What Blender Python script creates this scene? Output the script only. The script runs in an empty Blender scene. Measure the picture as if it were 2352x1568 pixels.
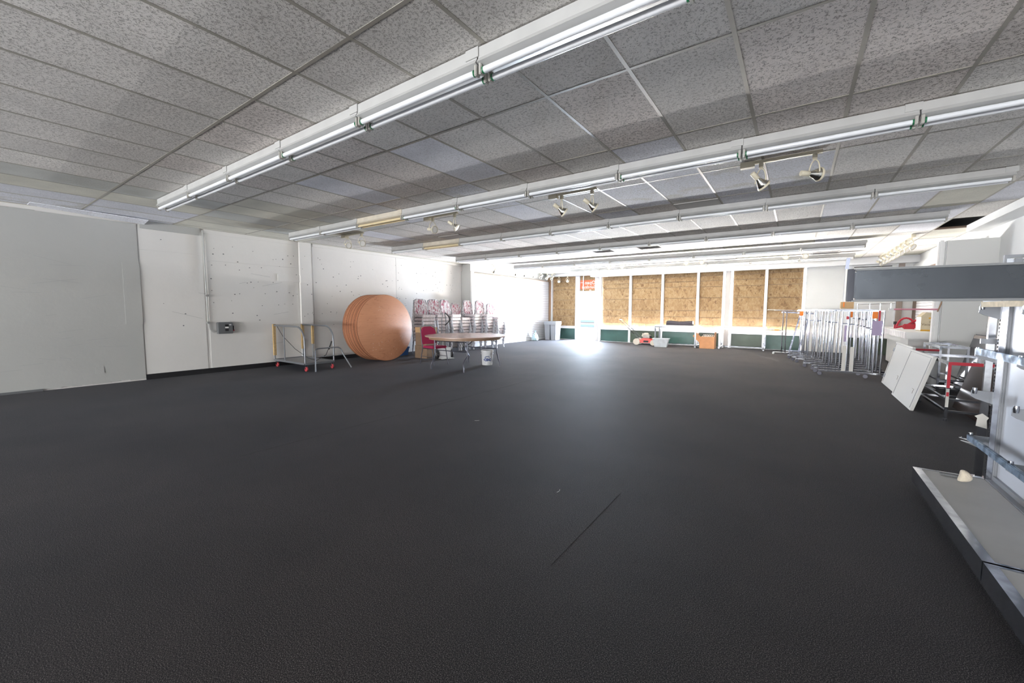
import bpy, bmesh, math, random
from mathutils import Vector, Matrix
random.seed(7)
PI = math.pi
C = bpy.context.scene.collection
D = bpy.data
sc = bpy.context.scene

# ------------------------------------------------------------------ camera
CAMZ = 1.31
yaw, pitch, roll = (math.radians(a) for a in (34.966, -4.52, 0.221))
cy, sy = math.cos(yaw), math.sin(yaw)
fw = Vector((-sy*math.cos(pitch), cy*math.cos(pitch), math.sin(pitch)))
rt = Vector((cy, sy, 0.0)); up = rt.cross(fw)
r2 = rt*math.cos(roll)+up*math.sin(roll); u2 = -rt*math.sin(roll)+up*math.cos(roll)
cam = D.objects.new('camera', D.cameras.new('camera')); C.objects.link(cam)
M = Matrix((r2, u2, -fw)).transposed().to_4x4(); M.translation = (0, 0, CAMZ)
cam.matrix_world = M
cam.data.sensor_width = 36.0; cam.data.lens = 933.4/2352*36.0
cam.data.clip_start = 0.05; cam.data.clip_end = 200
sc.camera = cam

# ------------------------------------------------------------------ world + lights
w = D.worlds.new('world'); sc.world = w; w.use_nodes = True
bg = w.node_tree.nodes['Background']
bg.inputs[0].default_value = (0.80, 0.90, 1.0, 1); bg.inputs[1].default_value = 6.0
def sun(d, strength, color):
    l = D.lights.new('sun', 'SUN'); l.energy = strength; l.color = color; l.angle = math.radians(0.6)
    o = D.objects.new('sun', l); C.objects.link(o)
    o.rotation_euler = Vector(d).to_track_quat('-Z', 'Y').to_euler(); o.location = (-8, 22, 8)
sun((0.40, -0.90, -0.64), 30.0, (1.0, 0.95, 0.88))
def area(name, loc, d, sx, sy_, e, color=(1, 1, 1), portal=False):
    l = D.lights.new(name, 'AREA'); l.shape = 'RECTANGLE'; l.size = sx; l.size_y = sy_; l.energy = e; l.color = color
    if portal: l.cycles.is_portal = True
    o = D.objects.new(name, l); C.objects.link(o); o.location = loc
    o.rotation_euler = Vector(d).to_track_quat('-Z', 'Y').to_euler()
    return o
area('door_portal', (-7.35, 16.35, 1.02), (0, -1, 0), 0.85, 2.1, 1, portal=True)
area('doorway_daylight', (-7.35, 16.62, .80), (0.05, -1, 0.30), 1.3, 1.6, 950, (0.70, 0.83, 1.0))
area('rear_fill_light', (-4.5, -11.8, .75), (0.0, 1, 0.30), 10.0, 1.0, 900, (1.0, 0.96, 0.92))  # unseen fill lamp added behind the camera to brighten the room
# daylight leaking through the slit under each boarded window, along the sill
for xa, xb in [(-6.70, -5.55), (-5.44, -4.30), (-4.20, -3.05), (-2.94, -2.20), (-1.85, -.94), (-.83, .10)]:
    area('sill_gap_daylight', ((xa+xb)/2, 16.185, .58), (0, -1, 0), xb-xa, .04, (300 if xa < -2.5 else 170)*(xb-xa), (1.0, .97, .93))
sc.view_settings.view_transform = 'Standard'; sc.view_settings.look = 'None'
sc.view_settings.gamma = 1.0; sc.view_settings.use_curve_mapping = False
sc.view_settings.exposure = 1.02

# ------------------------------------------------------------------ helpers
class MB:
    """collects shapes into one mesh"""
    def __init__(s): s.v = []; s.f = []; s.sm = []
    def add(s, vs, fs, smooth=False):
        n = len(s.v); s.v += [tuple(v) for v in vs]
        s.f += [tuple(i+n for i in f) for f in fs]; s.sm += [smooth]*len(fs); return s
    def box(s, x0, x1, y0, y1, z0, z1):
        vs = [(x, y, z) for x in (x0, x1) for y in (y0, y1) for z in (z0, z1)]
        return s.add(vs, [(0,1,3,2), (4,6,7,5), (0,4,5,1), (2,3,7,6), (0,2,6,4), (1,5,7,3)])
    def rbox(s, x0, x1, y0, y1, z0, z1, b=0.01):
        bm = bmesh.new(); bmesh.ops.create_cube(bm, size=1)
        for v in bm.verts: v.co = Vector(((x0+x1)/2+v.co.x*(x1-x0), (y0+y1)/2+v.co.y*(y1-y0), (z0+z1)/2+v.co.z*(z1-z0)))
        bmesh.ops.bevel(bm, geom=bm.edges[:], offset=b, segments=2, affect='EDGES')
        bm.verts.index_update(); s.add([v.co[:] for v in bm.verts], [[v.index for v in f.verts] for f in bm.faces]); bm.free(); return s
    def frame3(s, a, b, ref=(0, 0, 1)):
        d = (Vector(b)-Vector(a)).normalized(); ref = Vector(ref)
        if abs(d.dot(ref)) > 0.97: ref = Vector((0, 1, 0)) if abs(d.y) < .9 else Vector((1, 0, 0))
        sx = d.cross(ref).normalized(); return sx, sx.cross(d).normalized()
    def bar(s, a, b, w_, h, ref=(0, 0, 1)):
        a, b = Vector(a), Vector(b); sx, sz = s.frame3(a, b, ref)
        vs = [p+sx*w_/2*i+sz*h/2*j for p in (a, b) for i in (-1, 1) for j in (-1, 1)]
        return s.add(vs, [(0,1,3,2), (4,6,7,5), (0,4,5,1), (2,3,7,6), (0,2,6,4), (1,5,7,3)])
    def tube(s, pts, r, n=8, closed=False):
        pts = [Vector(p) for p in pts]; rings = []; m = len(pts)
        pn = None
        for i, p in enumerate(pts):
            a = pts[i-1] if (i or closed) else pts[0]; b = pts[(i+1) % m] if (i < m-1 or closed) else pts[-1]
            t = (b-a).normalized()
            if pn is None:
                pn = t.orthogonal().normalized()
            pn = (pn-t*pn.dot(t)).normalized(); bn = t.cross(pn)
            rr = r[i] if isinstance(r, (list, tuple)) else r
            rings.append([p+pn*rr*math.cos(2*PI*k/n)+bn*rr*math.sin(2*PI*k/n) for k in range(n)])
        vs = [v for R_ in rings for v in R_]; fs = []
        for i in range(m if closed else m-1):
            j = (i+1) % m
            for k in range(n): fs.append((i*n+k, i*n+(k+1) % n, j*n+(k+1) % n, j*n+k))
        if not closed: fs += [tuple(range(n))[::-1], tuple((m-1)*n+k for k in range(n))]
        return s.add(vs, fs, True)
    def cyl(s, a, b, r, n=16, r1=None):
        return s.tube([a, b], [r, r if r1 is None else r1], n)
    def lathe(s, prof, c=(0, 0, 0), ax=(0, 0, 1), n=20, cap=True):
        ax = Vector(ax).normalized(); e1 = ax.orthogonal().normalized(); e2 = ax.cross(e1); c = Vector(c)
        vs = [c+ax*z+(e1*math.cos(2*PI*k/n)+e2*math.sin(2*PI*k/n))*r for r, z in prof for k in range(n)]
        fs = [(i*n+k, i*n+(k+1) % n, (i+1)*n+(k+1) % n, (i+1)*n+k) for i in range(len(prof)-1) for k in range(n)]
        if cap: fs += [tuple(range(n))[::-1], tuple((len(prof)-1)*n+k for k in range(n))]
        return s.add(vs, fs, True)
    def prism(s, poly, o, ax, e1, e2, d):
        """poly (u,v) in plane e1,e2 at o, extruded d along ax"""
        o, ax, e1, e2 = Vector(o), Vector(ax), Vector(e1), Vector(e2); n = len(poly)
        vs = [o+e1*u+e2*v for u, v in poly]+[o+e1*u+e2*v+ax*d for u, v in poly]
        fs = [tuple(range(n))[::-1], tuple(range(n, 2*n))]+[(i, (i+1) % n, n+(i+1) % n, n+i) for i in range(n)]
        return s.add(vs, fs)
    def mesh(s, name, mat):
        me = D.meshes.new(name); me.from_pydata(s.v, [], s.f)
        bm = bmesh.new(); bm.from_mesh(me); bmesh.ops.recalc_face_normals(bm, faces=bm.faces); bm.to_mesh(me); bm.free()
        me.polygons.foreach_set('use_smooth', s.sm)
        if any(s.sm): me.set_sharp_from_angle(angle=math.radians(38))
        if mat: me.materials.append(mat)
        return me
    def build(s, name, mat, parent=None, loc=None):
        o = D.objects.new(name, s.mesh(name, mat)); C.objects.link(o)
        if parent: o.parent = parent
        if loc: o.location = loc
        return o
def B(*a): return MB().box(*a)
def tag(o, label=None, cat=None, group=None, kind=None):
    for k, v in (('label', label), ('category', cat), ('group', group), ('kind', kind)):
        if v: o[k] = v
    return o
def empty(name, loc=(0, 0, 0), rz=0.0, label=None, cat=None, group=None, kind=None):
    o = D.objects.new(name, None); o.empty_display_size = .1; C.objects.link(o)
    o.location = loc; o.rotation_euler = (0, 0, rz); return tag(o, label, cat, group, kind)
def inst(name, me, parent, loc=(0, 0, 0), rot=(0, 0, 0)):
    o = D.objects.new(name, me); C.objects.link(o); o.parent = parent; o.location = loc; o.rotation_euler = rot; return o
KIDS = {}
def copy_tree(o, parent=None):
    c = o.copy(); C.objects.link(c)
    if parent: c.parent = parent
    for ch in o.children: copy_tree(ch, c)
    return c
def text(s, size, mat, parent, name='lettering', ext=0.001, M4=None, align='LEFT', font_space=1.0, res=2):
    cu = D.curves.new('t', 'FONT'); cu.body = s; cu.size = size; cu.extrude = ext; cu.align_x = align
    cu.space_character = font_space; cu.offset = .0035 if name == 'logo_lettering' else 0.0; cu.resolution_u = res
    to = D.objects.new('t', cu); C.objects.link(to)
    dg = bpy.context.evaluated_depsgraph_get(); dg.update()
    me = D.meshes.new_from_object(to.evaluated_get(dg)); D.objects.remove(to)
    me.materials.clear(); me.materials.append(mat)
    if M4: me.transform(M4)
    o = D.objects.new(name, me); C.objects.link(o); o.parent = parent; return o
def axes(o, ex, ey, ez=None):
    ex, ey = Vector(ex), Vector(ey); ez = ex.cross(ey) if ez is None else Vector(ez)
    m = Matrix((ex, ey, ez)).transposed().to_4x4(); m.translation = o; return m

# ------------------------------------------------------------------ materials
def nt(name):
    m = D.materials.new(name); m.use_nodes = True; n = m.node_tree
    return m, n, n.nodes['Principled BSDF']
def N(n, t, **k):
    x = n.nodes.new(t)
    for a, b in k.items():
        if a.startswith('_'): setattr(x, a[1:], b)
        else: x.inputs[a].default_value = b
    return x
def ramp(n, fac, stops):
    r = n.nodes.new('ShaderNodeValToRGB'); cr = r.color_ramp
    cr.elements[0].position = stops[0][0]; cr.elements[0].color = (*stops[0][1], 1)
    cr.elements[1].position = stops[-1][0]; cr.elements[1].color = (*stops[-1][1], 1)
    for p, c in stops[1:-1]: cr.elements.new(p).color = (*c, 1)
    n.links.new(fac, r.inputs[0]); return r
def coords(n, scale=(1, 1, 1), rnd=False, kind='Object'):
    tc = n.nodes.new('ShaderNodeTexCoord'); mp = n.nodes.new('ShaderNodeMapping'); mp.inputs['Scale'].default_value = scale
    n.links.new(tc.outputs[kind], mp.inputs['Vector'])
    if rnd:
        oi = n.nodes.new('ShaderNodeObjectInfo'); ml = N(n, 'ShaderNodeVectorMath', _operation='SCALE')
        cb = n.nodes.new('ShaderNodeCombineXYZ'); n.links.new(oi.outputs['Random'], cb.inputs[0]); n.links.new(oi.outputs['Random'], cb.inputs[1])
        n.links.new(cb.outputs[0], ml.inputs[0]); ml.inputs['Scale'].default_value = 137.0
        n.links.new(ml.outputs[0], mp.inputs['Location'])
    return mp.outputs[0]
def plain(name, col, rough=.5, metal=0.0, var=0.0, scale=20, bump=0.0, spec=.5, sheen=0, stretch=(1, 1, 1), alpha=None):
    m, n, p = nt(name)
    p.inputs['Base Color'].default_value = (*col, 1); p.inputs['Roughness'].default_value = rough
    p.inputs['Metallic'].default_value = metal; p.inputs['Specular IOR Level'].default_value = spec
    if var or bump:
        no = N(n, 'ShaderNodeTexNoise', Scale=scale, Detail=5.0); n.links.new(coords(n, stretch), no.inputs['Vector'])
        if var:
            r = ramp(n, no.outputs['Fac'], [(.25, tuple(max(0, c*(1-var)) for c in col)), (.75, tuple(min(1, c*(1+var)) for c in col))])
            n.links.new(r.outputs[0], p.inputs['Base Color'])
        if bump:
            b = N(n, 'ShaderNodeBump', Strength=bump, Distance=.01); n.links.new(no.outputs['Fac'], b.inputs['Height']); n.links.new(b.outputs[0], p.inputs['Normal'])
    if alpha is not None: p.inputs['Alpha'].default_value = alpha
    return m
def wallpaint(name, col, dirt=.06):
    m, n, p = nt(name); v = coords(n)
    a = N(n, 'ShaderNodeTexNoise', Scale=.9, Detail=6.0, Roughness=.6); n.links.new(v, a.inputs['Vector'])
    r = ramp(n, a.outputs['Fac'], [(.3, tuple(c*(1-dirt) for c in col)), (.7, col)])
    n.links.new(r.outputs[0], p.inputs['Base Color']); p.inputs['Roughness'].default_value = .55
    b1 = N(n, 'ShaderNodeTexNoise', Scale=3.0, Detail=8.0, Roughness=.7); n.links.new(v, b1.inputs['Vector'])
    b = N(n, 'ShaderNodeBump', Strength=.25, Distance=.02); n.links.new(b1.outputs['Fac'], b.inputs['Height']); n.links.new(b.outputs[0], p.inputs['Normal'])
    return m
def tilemat(name, col, dark, amount=.5, fleck=60, blotch=None):
    m, n, p = nt(name)
    v = coords(n, (1, 1, 1), rnd=True)
    # worm-like fissures: narrow band of a distorted noise, broken up by a second noise
    a = N(n, 'ShaderNodeTexNoise', Scale=fleck, Detail=2.0, Distortion=1.2); n.links.new(v, a.inputs['Vector'])
    s1 = N(n, 'ShaderNodeMath', _operation='SUBTRACT'); s1.inputs[1].default_value = .5; n.links.new(a.outputs['Fac'], s1.inputs[0])
    s2 = N(n, 'ShaderNodeMath', _operation='ABSOLUTE'); n.links.new(s1.outputs[0], s2.inputs[0])
    line = ramp(n, s2.outputs[0], [(.0, (1, 1, 1)), (.030, (1, 1, 1)), (.05, (0, 0, 0))])
    b = N(n, 'ShaderNodeTexNoise', Scale=fleck*.9, Detail=1.0); n.links.new(v, b.inputs['Vector'])
    br = ramp(n, b.outputs['Fac'], [(.47, (0, 0, 0)), (.52, (1, 1, 1))])
    mu = N(n, 'ShaderNodeMath', _operation='MULTIPLY'); n.links.new(line.outputs[0], mu.inputs[0]); n.links.new(br.outputs[0], mu.inputs[1])
    dots = N(n, 'ShaderNodeTexVoronoi', Scale=fleck*2.2); n.links.new(v, dots.inputs['Vector'])
    dr = ramp(n, dots.outputs['Distance'], [(.16, (1, 1, 1)), (.26, (0, 0, 0))])
    mx = N(n, 'ShaderNodeMath', _operation='MAXIMUM'); n.links.new(mu.outputs[0], mx.inputs[0])
    dm = N(n, 'ShaderNodeMath', _operation='MULTIPLY'); dm.inputs[1].default_value = .4; n.links.new(dr.outputs[0], dm.inputs[0]); n.links.new(dm.outputs[0], mx.inputs[1])
    am = N(n, 'ShaderNodeMath', _operation='MULTIPLY'); am.inputs[1].default_value = amount; n.links.new(mx.outputs[0], am.inputs[0])
    big = N(n, 'ShaderNodeTexNoise', Scale=2.2, Detail=4.0); n.links.new(v, big.inputs['Vector'])
    base = ramp(n, big.outputs['Fac'], [(.3, tuple(c*.86 for c in col)), (.65, col)])
    if blotch:
        bl = N(n, 'ShaderNodeTexNoise', Scale=1.6, Detail=5.0, Roughness=.55); n.links.new(v, bl.inputs['Vector'])
        base = ramp(n, bl.outputs['Fac'], [(.3, blotch), (.40, tuple((c+d)/2 for c, d in zip(col, blotch))), (.47, col)])
    hs = N(n, 'ShaderNodeHueSaturation'); n.links.new(base.outputs[0], hs.inputs['Color'])
    oi = n.nodes.new('ShaderNodeObjectInfo'); mr = N(n, 'ShaderNodeMapRange'); mr.inputs[3].default_value = .90; mr.inputs[4].default_value = 1.06
    n.links.new(oi.outputs['Random'], mr.inputs[0]); n.links.new(mr.outputs[0], hs.inputs['Value'])
    mix = N(n, 'ShaderNodeMix', _data_type='RGBA'); n.links.new(am.outputs[0], mix.inputs['Factor'])
    n.links.new(hs.outputs[0], mix.inputs[6]); mix.inputs[7].default_value = (*dark, 1)
    n.links.new(mix.outputs[2], p.inputs['Base Color']); p.inputs['Roughness'].default_value = .9
    inv = N(n, 'ShaderNodeBump', Strength=.8, Distance=-.006); n.links.new(mx.outputs[0], inv.inputs['Height']); n.links.new(inv.outputs[0], p.inputs['Normal'])
    return m
def carpet():
    m, n, p = nt('carpet'); v = coords(n)
    a = N(n, 'ShaderNodeTexNoise', Scale=240.0, Detail=4.0, Roughness=.75); n.links.new(coords(n, (1, 1, 1)), a.inputs['Vector'])
    r = ramp(n, a.outputs['Fac'], [(.40, (.008, .0075, .0075)), (.52, (.033, .030, .030)), (.62, (.185, .168, .163))])
    b = N(n, 'ShaderNodeTexNoise', Scale=.55, Detail=6.0, Roughness=.6); n.links.new(v, b.inputs['Vector'])
    br = ramp(n, b.outputs['Fac'], [(.32, (.72, .72, .74)), (.68, (1.2, 1.15, 1.15))])
    mm = N(n, 'ShaderNodeMix', _data_type='RGBA', _blend_type='MULTIPLY'); mm.inputs['Factor'].default_value = 1
    n.links.new(r.outputs[0], mm.inputs[6]); n.links.new(br.outputs[0], mm.inputs[7])
    # pale scuffs and lint
    c = N(n, 'ShaderNodeTexNoise', Scale=7.0, Detail=8.0, Roughness=.8, Distortion=1.5); n.links.new(v, c.inputs['Vector'])
    cr = ramp(n, c.outputs['Fac'], [(.705, (0, 0, 0)), (.75, (.5, .5, .5))])
    m2 = N(n, 'ShaderNodeMix', _data_type='RGBA'); n.links.new(cr.outputs[0], m2.inputs['Factor']); n.links.new(mm.outputs[2], m2.inputs[6]); m2.inputs[7].default_value = (.10, .10, .10, 1)
    n.links.new(m2.outputs[2], p.inputs['Base Color'])
    p.inputs['Roughness'].default_value = .75; p.inputs['Specular IOR Level'].default_value = .12
    p.inputs['Sheen Weight'].default_value = .05; p.inputs['Sheen Roughness'].default_value = .45; p.inputs['Sheen Tint'].default_value = (.75, .82, 1, 1)
    bu = N(n, 'ShaderNodeBump', Strength=.35, Distance=.005); n.links.new(a.outputs['Fac'], bu.inputs['Height']); n.links.new(bu.outputs[0], p.inputs['Normal'])
    return m
def osbmat():
    m, n, p = nt('osb'); v = coords(n, (1, 1, .55), rnd=True)
    a = N(n, 'ShaderNodeTexVoronoi', Scale=22.0, Randomness=1.0); 
    di = N(n, 'ShaderNodeTexNoise', Scale=9.0, Detail=2.0); n.links.new(v, di.inputs['Vector'])
    ad = N(n, 'ShaderNodeVectorMath', _operation='ADD'); n.links.new(v, ad.inputs[0]); 
    sc_ = N(n, 'ShaderNodeVectorMath', _operation='SCALE'); sc_.inputs['Scale'].default_value = .25; n.links.new(di.outputs['Color'], sc_.inputs[0]); n.links.new(sc_.outputs[0], ad.inputs[1])
    n.links.new(ad.outputs[0], a.inputs['Vector'])
    sp = n.nodes.new('ShaderNodeSeparateColor'); n.links.new(a.outputs['Color'], sp.inputs[0])
    r = ramp(n, sp.outputs[0], [(.0, (.13, .07, .028)), (.12, (.235, .145, .066)), (.55, (.275, .18, .09)), (1.0, (.33, .235, .13))])
    big = N(n, 'ShaderNodeTexNoise', Scale=1.3, Detail=4.0); n.links.new(v, big.inputs['Vector'])
    br = ramp(n, big.outputs['Fac'], [(.3, (.84, .80, .76)), (.7, (1, 1, 1))])
    mm = N(n, 'ShaderNodeMix', _data_type='RGBA', _blend_type='MULTIPLY'); mm.inputs['Factor'].default_value = 1
    n.links.new(r.outputs[0], mm.inputs[6]); n.links.new(br.outputs[0], mm.inputs[7]); n.links.new(mm.outputs[2], p.inputs['Base Color'])
    p.inputs['Roughness'].default_value = .75; return m
def woodmat(name, c0, c1, ringscale=3.0, rough=.35):
    m, n, p = nt(name); v = coords(n, (1, .35, 2.2), rnd=True)
    a = N(n, 'ShaderNodeTexNoise', Scale=ringscale, Detail=4.0, Distortion=1.6); n.links.new(v, a.inputs['Vector'])
    wv = N(n, 'ShaderNodeMath', _operation='MULTIPLY'); wv.inputs[1].default_value = 9.0; n.links.new(a.outputs['Fac'], wv.inputs[0])
    fr = N(n, 'ShaderNodeMath', _operation='FRACT'); n.links.new(wv.outputs[0], fr.inputs[0])
    r = ramp(n, fr.outputs[0], [(.0, c0), (.12, c1), (1, tuple(x*.95 for x in c1))]); n.links.new(r.outputs[0], p.inputs['Base Color'])
    p.inputs['Roughness'].default_value = rough; return m
def wrapmat():
    m, n, p = nt('plastic_wrap'); v = coords(n, (3, 3, 1), rnd=True)
    a = N(n, 'ShaderNodeTexNoise', Scale=6.0, Detail=3.0, Distortion=2.0); n.links.new(v, a.inputs['Vector'])
    r = ramp(n, a.outputs['Fac'], [(.40, (.12, .12, .12)), (.56, (.75, .75, .75))]); n.links.new(r.outputs[0], p.inputs['Alpha'])
    p.inputs['Base Color'].default_value = (.82, .81, .83, 1); p.inputs['Roughness'].default_value = .22
    b = N(n, 'ShaderNodeBump', Strength=.9, Distance=.02); n.links.new(a.outputs['Fac'], b.inputs['Height']); n.links.new(b.outputs[0], p.inputs['Normal'])
    return m
def chromemat(name, col=(.72, .74, .78), rough=.14, var=.3):
    m, n, p = nt(name); p.inputs['Metallic'].default_value = 1.0; p.inputs['Roughness'].default_value = rough
    a = N(n, 'ShaderNodeTexNoise', Scale=14.0, Detail=5.0); n.links.new(coords(n), a.inputs['Vector'])
    r = ramp(n, a.outputs['Fac'], [(.35, tuple(c*(1-var) for c in col)), (.6, col)]); n.links.new(r.outputs[0], p.inputs['Base Color'])
    rr = ramp(n, a.outputs['Fac'], [(.35, (rough*1.8,)*3), (.65, (rough,)*3)]); n.links.new(rr.outputs[0], p.inputs['Roughness']); return m
m_seam = plain('carpet_seam', (.012, .012, .012), .9); m_carpet = carpet(); m_osb = osbmat()
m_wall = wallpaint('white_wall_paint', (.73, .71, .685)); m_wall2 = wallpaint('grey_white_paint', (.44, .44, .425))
m_wallr = wallpaint('right_wall_paint', (.76, .77, .77))
m_white = plain('white_laminate', (.78, .78, .77), .4, var=.03, scale=3)
m_slat = plain('slatwall_white', (.54, .53, .545), .45)
m_groove = plain('slat_groove', (.16, .11, .085), .7)
m_brownstrip = plain('brown_edge', (.35, .22, .14), .6)
m_taupe = plain('taupe_post', (.30, .25, .22), .6)
m_black = plain('black_rubber', (.012, .012, .014), .5)
m_dark = plain('dark_void', (.008, .006, .007), .9)
m_tile = [tilemat('tile_fissured', (.90, .87, .84), (.26, .24, .22), .65, 52),
          tilemat('tile_new_bluish', (.90, .91, .98), (.40, .40, .43), .55, 52),
          tilemat('tile_plain_cream', (.80, .78, .69), (.4, .4, .35), .12, 60),
          tilemat('tile_plain_grey', (.73, .74, .71), (.45, .45, .45), .15, 60),
          tilemat('tile_pinkish', (.90, .84, .805), (.22, .19, .17), .7, 42),
          tilemat('tile_water_stained', (.86, .87, .94), (.35, .33, .31), .6, 48, blotch=(.64, .62, .56))]
m_grid = plain('ceiling_grid_metal', (.40, .375, .33), .45, var=.12, scale=4)
m_fix = plain('fixture_white', (.47, .47, .465), .35, var=.06, scale=6)
m_fixold = plain('fixture_aged', (.60, .55, .46), .45, var=.1, scale=8)
m_tube = plain('fluorescent_glass', (.80, .82, .86), .18)
m_tubey = plain('fluorescent_yellowed', (.72, .60, .38), .3)
m_socket = plain('lamp_socket', (.42, .41, .38), .5); m_green = plain('green_tube_end', (.02, .16, .07), .4)
m_cream = plain('cream_metal', (.70, .64, .50), .4); m_bulb = chromemat('bulb_reflector', (.8, .78, .72), .12, .1)
m_vent = plain('vent_metal', (.42, .41, .40), .5)
m_alu = plain('aluminium_white', (.74, .75, .78), .35, metal=.15)
m_column = plain('column_grey', (.52, .50, .49), .6)
m_kick = plain('green_kick_panel', (.035, .085, .075), .35, var=.35, scale=2.2)
m_kick2 = plain('olive_kick_panel', (.045, .065, .045), .4, var=.3, scale=2.2)
m_red = plain('orange_sign', (.60, .09, .025), .5, var=.15, scale=3); m_letter = plain('white_letter', (.88, .86, .82), .5)
m_chrome = chromemat('chrome', (.56, .58, .63), .09, .25); m_dchrome = chromemat('dark_chrome', (.16, .17, .21), .25, .3)
m_galv = chromemat('mottled_zinc', (.20, .25, .31), .35, .6)
m_steel = plain('grey_painted_steel', (.22, .23, .25), .35, metal=.5)
m_darksteel = plain('dark_table_steel', (.07, .07, .09), .35, metal=.4)
m_board = plain('cardboard', (.21, .14, .09), .8, var=.08, scale=9); m_board2 = plain('light_cardboard', (.45, .30, .16), .8, var=.06, scale=9)
m_tan = plain('torn_cardboard', (.45, .31, .15), .85, var=.2, scale=25)
m_ply = woodmat('plywood_top', (.46, .18, .085), (.64, .30, .165), 2.2, .5); m_plyedge = plain('ply_edge', (.20, .075, .035), .6)
m_tabletop = woodmat('table_laminate', (.36, .22, .17), (.46, .31, .25), 2.5, .22)
m_fabric = plain('crimson_fabric', (.33, .012, .07), .8, bump=.2, scale=300); m_wrap = wrapmat()
m_rwheel = plain('red_caster', (.45, .05, .06), .4); m_blue = plain('blue_plastic', (.01, .10, .33), .5)
m_wp = plain('white_plastic', (.62, .63, .64), .35); m_inkblue = plain('blue_ink', (.015, .05, .25), .5); m_ink = plain('faint_ink', (.16, .11, .07), .8)
m_bin = plain('grey_bin_plastic', (.30, .31, .33), .5); m_redp = plain('mower_red', (.62, .07, .06), .35)
m_eng = plain('engine_grey', (.30, .29, .27), .45, metal=.3, var=.3, scale=30); m_hub = plain('cream_hub', (.66, .60, .52), .6)
m_bag = plain('black_fabric', (.025, .02, .03), .7, var=.3, scale=8)
m_clear = plain('cloudy_tote', (.72, .76, .80), .25, var=.12, scale=9, alpha=.82)
m_bluebag = plain('pale_blue_film', (.45, .62, .68), .35, var=.25, scale=14)
m_orange = plain('orange_tag', (.85, .22, .02), .6); m_redtape = plain('red_tape', (.50, .02, .04), .5); m_paper = plain('paper', (.62, .60, .56), .7)
m_purple = plain('purple_film', (.34, .27, .42), .4); m_pink = plain('pink_tube', (.62, .25, .33), .4); m_redw = plain('red_plastic', (.40, .01, .03), .35)
m_amber = plain('amber_tape', (.70, .36, .02), .4); m_kraft = plain('kraft_box', (.60, .52, .37), .8, var=.08, scale=8)
m_panel = plain('white_door_panel', (.66, .65, .62), .45); m_blackgl = plain('black_gloss', (.03, .032, .045), .12)
m_woodedge = plain('worn_wood_edge', (.50, .38, .20), .6, var=.3, scale=20, stretch=(8, 1, 1))
m_deck = plain('grey_deck_board', (.52, .51, .49), .5, var=.06, scale=5); m_bluewhite = plain('blue_white_back_panel', (.60, .63, .70), .35, var=.03, scale=4)
m_greypost = plain('grey_post', (.24, .25, .27), .4, metal=.3); m_sponge = plain('cream_cloth', (.66, .58, .46), .9, bump=.8, scale=40)
m_grey = plain('box_grey', (.13, .135, .14), .45); m_conduit = plain('conduit', (.36, .36, .36), .4, metal=.4)
m_ground = plain('concrete_outside', (.30, .29, .28), .8, var=.1, scale=2); m_outwall = plain('stucco_outside', (.22, .19, .17), .8); m_outpink = plain('pink_wall', (.20, .155, .18), .8); m_outblue = plain('blue_band', (.09, .125, .19), .7)

# ------------------------------------------------------------------ structure
ZC = 2.867                      # ceiling
XL, XR, YF, YB = -9.7, 2.72, 16.12, -12.0
floor = tag(B(XL-.1, XR+.6, YB, YF+.25, -.1, 0).build('floor', m_carpet), kind='structure')
for k, (x0, x1, y0, y1) in enumerate([(-3.998, -3.985, 1.5, 7.5), (-.98, -.968, 1.75, 2.75)]):
    B((x0+x1)/2-.0013, (x0+x1)/2+.0013, y0, y1, .0, .0007).build('carpet_seam', m_seam, floor)
# left wall: near panel stands proud, then painted boards, pilaster
wl = empty('wall_left', kind='structure')
B(XL-.15, XL, YB, YF, 0, 3.0).build('wall_surface', m_wall, wl)
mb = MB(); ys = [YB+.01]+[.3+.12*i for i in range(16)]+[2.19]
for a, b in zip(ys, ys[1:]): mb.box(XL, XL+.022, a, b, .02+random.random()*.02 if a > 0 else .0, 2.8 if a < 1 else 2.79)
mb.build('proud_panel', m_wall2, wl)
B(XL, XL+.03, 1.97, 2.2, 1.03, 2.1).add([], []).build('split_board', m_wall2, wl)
panels = [(2.21, 3.16, .1, 2.35), (3.22, 5.04, .1, 2.25), (5.40, 7.6, .1, 1.55), (7.61, 10.74, .1, 1.55), (5.40, 7.9, 1.56, 2.80), (7.91, 10.74, 1.56, 2.80), (2.21, 3.16, 2.36, 2.80), (3.22, 5.04, 2.26, 2.80)]
for a, b, c, d in panels: B(XL, XL+.010, a, b, c, d).build('wall_panel', m_wall, wl)
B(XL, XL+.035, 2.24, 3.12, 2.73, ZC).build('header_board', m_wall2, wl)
B(XL, XL+.02, 3.2, 5.05, 2.79, ZC).build('header_board', m_wall, wl)
B(XL, XL+.07, 5.06, 5.34, 0, ZC).build('pilaster', m_wall, wl)
B(XL, XL+.03, 4.57, 5.06, 1.93, 2.09).build('patch_board', m_wall, wl); B(XL+.07, XL+.085, 5.06, 5.33, 1.92, 2.08).build('patch_board', m_wall, wl)
B(XL, XL+.04, 5.4, 10.74, 2.80, ZC).build('header_board', m_wall, wl)
mb = MB()
for k in range(190):
    y = random.uniform(2.5, 10.4); z = random.choice([.95, 1.2, 1.42, 1.65, 1.9, 2.15, 2.38, 2.55])+random.uniform(-.05, .05)
    if k % 7 == 0: z = random.uniform(.9, 2.6)
    x = XL+.085 if 5.06 < y < 5.34 else XL+.010
    if y < 3.3 and k % 3: continue
    s = random.choice([.006, .008, .011]); mb.box(x, x+.006, y-s, y+s, z-s*.8, z+s*.8)
tag(mb.build('wall_anchor', m_grey, wl), 'small dark plastic anchors left in the wall', kind='stuff')
mb = MB()
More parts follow.
